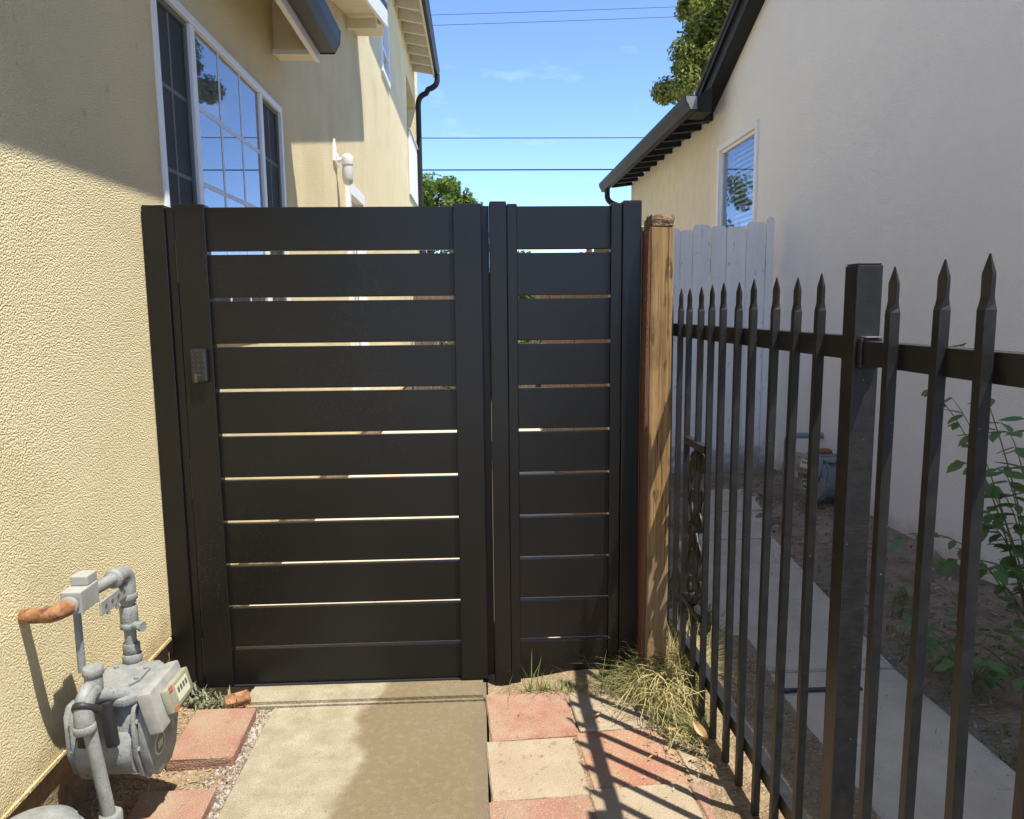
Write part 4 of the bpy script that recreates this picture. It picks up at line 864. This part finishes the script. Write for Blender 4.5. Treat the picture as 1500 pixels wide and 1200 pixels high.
s2 = thing('shrub', 'low leafy plant at the path edge beyond the iron pickets', 'shrub', (1.82, 2.55, 0), 0, 'shrubs along the white wall')
for k in range(12):
    a = k * .53; p1 = (1.84 + .19 * math.cos(a), 2.60 + .24 * math.sin(a), .13 + .10 * rnd.random()); pinnate(s2, (1.84, 2.60, -.01), p1, .10, 4, leafB, .75)
s3 = thing('weed', 'small weedy seedlings scattered on the dark soil bed', 'weed', (1.98, 3.3, 0), 0, 'shrubs along the white wall')
for k in range(10):
    x_, y_ = 1.84 + .25 * rnd.random(), 2.95 + .9 * rnd.random(); pinnate(s3, (x_, y_, 0.0), (x_ + rnd.uniform(-.08, .08), y_ + rnd.uniform(-.08, .08), .06 + .06 * rnd.random()), .03, 3, leafC, .9)
# sage weed at gate foot
s4 = thing('weed', 'small grey green weed at the foot of the gate hinge side', 'weed', (-1.03, 2.66, 0))
bm = bmesh.new()
for k in range(260):
    c0 = rnd.choice(((-1.06, 2.68, .06), (-1.05, 2.67, .03), (-.98, 2.66, .02), (-.94, 2.63, .02), (-1.0, 2.63, .015)))
    blade(bm, c0[0] + rnd.gauss(0, .022), c0[1] + rnd.gauss(0, .015), rnd.uniform(-.01, c0[2]), rnd.uniform(.015, .04), rnd.uniform(.3, 1.6), rnd.uniform(0, 6.28), .009, .8, n=2)
obj('foliage', bm, 'sage', s4)['kind'] = 'stuff'

# ---- dry grass clump at the timber post
bm = bmesh.new()
def clump(cx, cy, rx, ry, n, hmin, hmax, lean, mi, w=.0045, z=0.0):
    for _ in range(n):
        x_ = rnd.gauss(cx, rx); y_ = min(2.74, rnd.gauss(cy, ry)); h_ = rnd.uniform(hmin, hmax)
        blade(bm, x_, y_, z + rnd.uniform(-.01, .02), h_, rnd.uniform(*lean), rnd.uniform(0, 6.283), w * rnd.uniform(.6, 1.2), 1.1, mi)
clump(.675, 2.65, .035, .028, 800, .08, .22, (.3, 1.7), 0, .0024)
clump(.61, 2.63, .055, .035, 420, .04, .13, (.4, 2.0), 0, .0024)
clump(.705, 2.54, .035, .05, 520, .04, .12, (.5, 2.0), 0, .0024)
clump(.72, 2.38, .030, .08, 520, .03, .08, (.6, 2.2), 0, .0022)
clump(.68, 2.42, .045, .06, 450, .02, .06, (.6, 2.2), 1, .0028)
clump(.50, 2.65, .06, .03, 110, .06, .19, (.3, 1.4), 1, .003)
clump(.26, 2.665, .06, .012, 110, .03, .08, (.5, 1.6), 1, .003)
clump(.20, 2.675, .02, .010, 9, .10, .17, (.2, .8), 1, .004)
clump(.62, 2.58, .05, .05, 130, .06, .20, (.3, 1.3), 1, .003)
clump(.775, 2.72, .03, .05, 900, .10, .28, (.2, 1.3), 0, .0024)
for _ in range(170):     # long bent straws lying over the clump
    a0 = rnd.uniform(0, 6.283); x_, y_ = rnd.gauss(.66, .06), rnd.gauss(2.55, .09); L_ = rnd.uniform(.06, .16)
    p0 = Vector((x_ - L_ * math.cos(a0), y_ - L_ * math.sin(a0), rnd.uniform(.0, .06))); p2 = Vector((x_ + L_ * math.cos(a0), y_ + L_ * math.sin(a0), rnd.uniform(.0, .08)))
    tube(bm, arc(p0, (x_, y_, rnd.uniform(.1, .26)), p2, 5), .0011, 3, False)
o = obj('dry_grass', bm, ['dry_grass', 'green_grass']); o['kind'] = 'stuff'; o['label'] = 'dry straw coloured grass tangled at the foot of the wooden post'; o['category'] = 'grass'
bm = bmesh.new()
def strip(n, fx, y0_, y1_, hmin, hmax, mi):
    for _ in range(n):
        y_ = rnd.uniform(y0_, y1_); x_ = fx(y_)
        if MN.noise(Vector((x_ * 6, y_ * 6, 1))) < -.12: continue
        blade(bm, x_, y_, -.015, rnd.uniform(hmin, hmax), rnd.uniform(.3, 1.5), rnd.uniform(0, 6.28), .005, 1.0, mi)
strip(3200, lambda y: .96 + (y - 2) * .05 + rnd.gauss(0, .035), 1.2, 3.9, .03, .085, 0)
strip(500, lambda y: .93 + rnd.gauss(0, .05), 1.2, 3.9, .02, .06, 1)
strip(700, lambda y: 1.80 + rnd.gauss(0, .09), 2.0, 4.2, .02, .06, 0)
o = obj('green_grass', bm, ['green_grass', 'dry_grass']); o['kind'] = 'stuff'; o['label'] = 'thin strip of green grass along the far side of the iron fence'; o['category'] = 'grass'

# ---- gravel and litter (stuff)
def pebbles(name, n, fx, fy, fz, smin, smax, m, label, cat):
    tb = bmesh.new(); bmesh.ops.create_icosphere(tb, subdivisions=1, radius=1.0); tb.verts.ensure_lookup_table()
    TV = [v.co.copy() for v in tb.verts]; TF = [[v.index for v in f.verts] for f in tb.faces]; tb.free()
    V, Fc = [], []
    for _ in range(n):
        x_, y_ = fx(), fy(); s = rnd.uniform(smin, smax); c_ = Vector((x_, y_, fz(x_, y_) + s * .25)); rot = Euler((rnd.uniform(0, 6), rnd.uniform(0, 6), rnd.uniform(0, 6))).to_matrix()
        sy, sz = rnd.uniform(.6, 1), rnd.uniform(.4, .8); b_ = len(V)
        for v in TV:
            k_ = s * rnd.uniform(.85, 1.15); V.append(rot @ Vector((v.x * k_, v.y * sy * k_, v.z * sz * k_)) + c_)
        Fc += [[a + b_ for a in f] for f in TF]
    me = bpy.data.meshes.new(name); me.from_pydata(V, [], Fc); me.materials.append(MT[m]); o = bpy.data.objects.new(name, me); COL.objects.link(o)
    o['kind'] = 'stuff'; o['label'] = label; o['category'] = cat
pebbles('gravel', 1500, lambda: -0.775 - abs(rnd.gauss(0, .05)), lambda: rnd.uniform(1.5, 2.68), soil_l, .003, .009, 'pebble', 'fine grey gravel along the edge of the concrete path', 'gravel')
pebbles('gravel', 1500, lambda: rnd.uniform(-1.17, -.78), lambda: rnd.uniform(1.5, 2.70), soil_l, .002, .006, 'pebble', 'scattered grit on the soil around the gas meter', 'gravel')
pebbles('gravel', 500, lambda: rnd.uniform(1.7, 2.5), lambda: rnd.uniform(2.0, 5.9), soil_n, .004, .014, 'pebble', 'small stones strewn over the dark soil by the white wall', 'gravel')
def litter(name, n, fx, fy, fz, smin, smax, label, m='litter'):
    bm = bmesh.new()
    for _ in range(n):
        x_, y_ = fx(), fy(); s = rnd.uniform(smin, smax)
        mt = T(x_, y_, fz(x_, y_) + s * .2) @ Euler((rnd.gauss(0, .4), rnd.gauss(0, .4), rnd.uniform(0, 6.28))).to_matrix().to_4x4()
        q = [(-s, 0, 0), (-.2 * s, -.3 * s, .1 * s), (s, 0, .2 * s), (-.1 * s, .32 * s, .12 * s)]
        bm.faces.new([bm.verts.new(mt @ Vector(k)) for k in q])
    o = obj(name, bm, m); o['kind'] = 'stuff'; o['label'] = label; o['category'] = 'litter'
litter('leaf_litter', 1500, lambda: rnd.uniform(-1.16, -.79), lambda: rnd.uniform(1.6, 2.7), soil_l, .004, .014, 'dry brown leaf crumbs around the gas meter')
litter('leaf_litter', 420, lambda: rnd.gauss(.69, .08), lambda: rnd.uniform(2.1, 2.68), lambda x, y: .014, .003, .012, 'brown leaf litter under the dry grass')
litter('leaf_litter', 1700, lambda: rnd.uniform(1.7, 2.5), lambda: rnd.uniform(1.9, 6.2), soil_n, .006, .024, 'dead leaves on the shaded soil bed')
litter('leaf_litter', 160, lambda: rnd.uniform(1.0, 1.8), lambda: rnd.uniform(1.5, 5.5), lambda x, y: .006, .003, .012, 'small leaf crumbs on the neighbour path')
litter('leaf_litter', 120, lambda: rnd.uniform(.05, .7), lambda: rnd.uniform(1.8, 2.66), lambda x, y: .008, .002, .008, 'tiny brown crumbs on the paving squares')
# curled dead leaves, each one a thing
def dead_leaf(x_, y_, z_, s, rz, label):
    bm = bmesh.new(); V = []
    for i in range(7):
        t_ = i / 6; w_ = math.sin(math.pi * (t_ * .9 + .05)) * .38
        V.append([bm.verts.new(((t_ - .5) * 2 * s, k * w_ * s, abs(k) * .28 * s + .22 * s * (t_ - .5) ** 2 * 4)) for k in (-1, -.5, 0, .5, 1)])
    for i in range(6):
        for k in range(4): bm.faces.new((V[i][k], V[i][k + 1], V[i + 1][k + 1], V[i + 1][k]))
    bm.transform(T(x_, y_, z_) @ Euler((rnd.uniform(-.4, .4), rnd.uniform(-.3, .3), rz)).to_matrix().to_4x4())
    tag(obj('dead_leaf', bm, 'litter', smooth=60), label, 'leaf', 'curled dead leaves')
dead_leaf(.575, 2.52, .045, .035, 1.2, 'curled brown dead leaf in front of the dry grass tuft')
dead_leaf(.715, 2.285, .05, .040, 1.9, 'upright brown dead leaf beside the lower fence rail')
dead_leaf(.40, 2.47, .012, .022, .6, 'small yellow leaf lying on the beige paver')
dead_leaf(.86, 2.05, .03, .030, .2, 'orange dead leaf on the strip beyond the fence')
dead_leaf(.635, 2.33, .03, .028, 2.6, 'flat tan dead leaf at the edge of the dry grass')
print('objects', len(bpy.data.objects), 'tris', sum(len(m.polygons) for m in bpy.data.meshes))
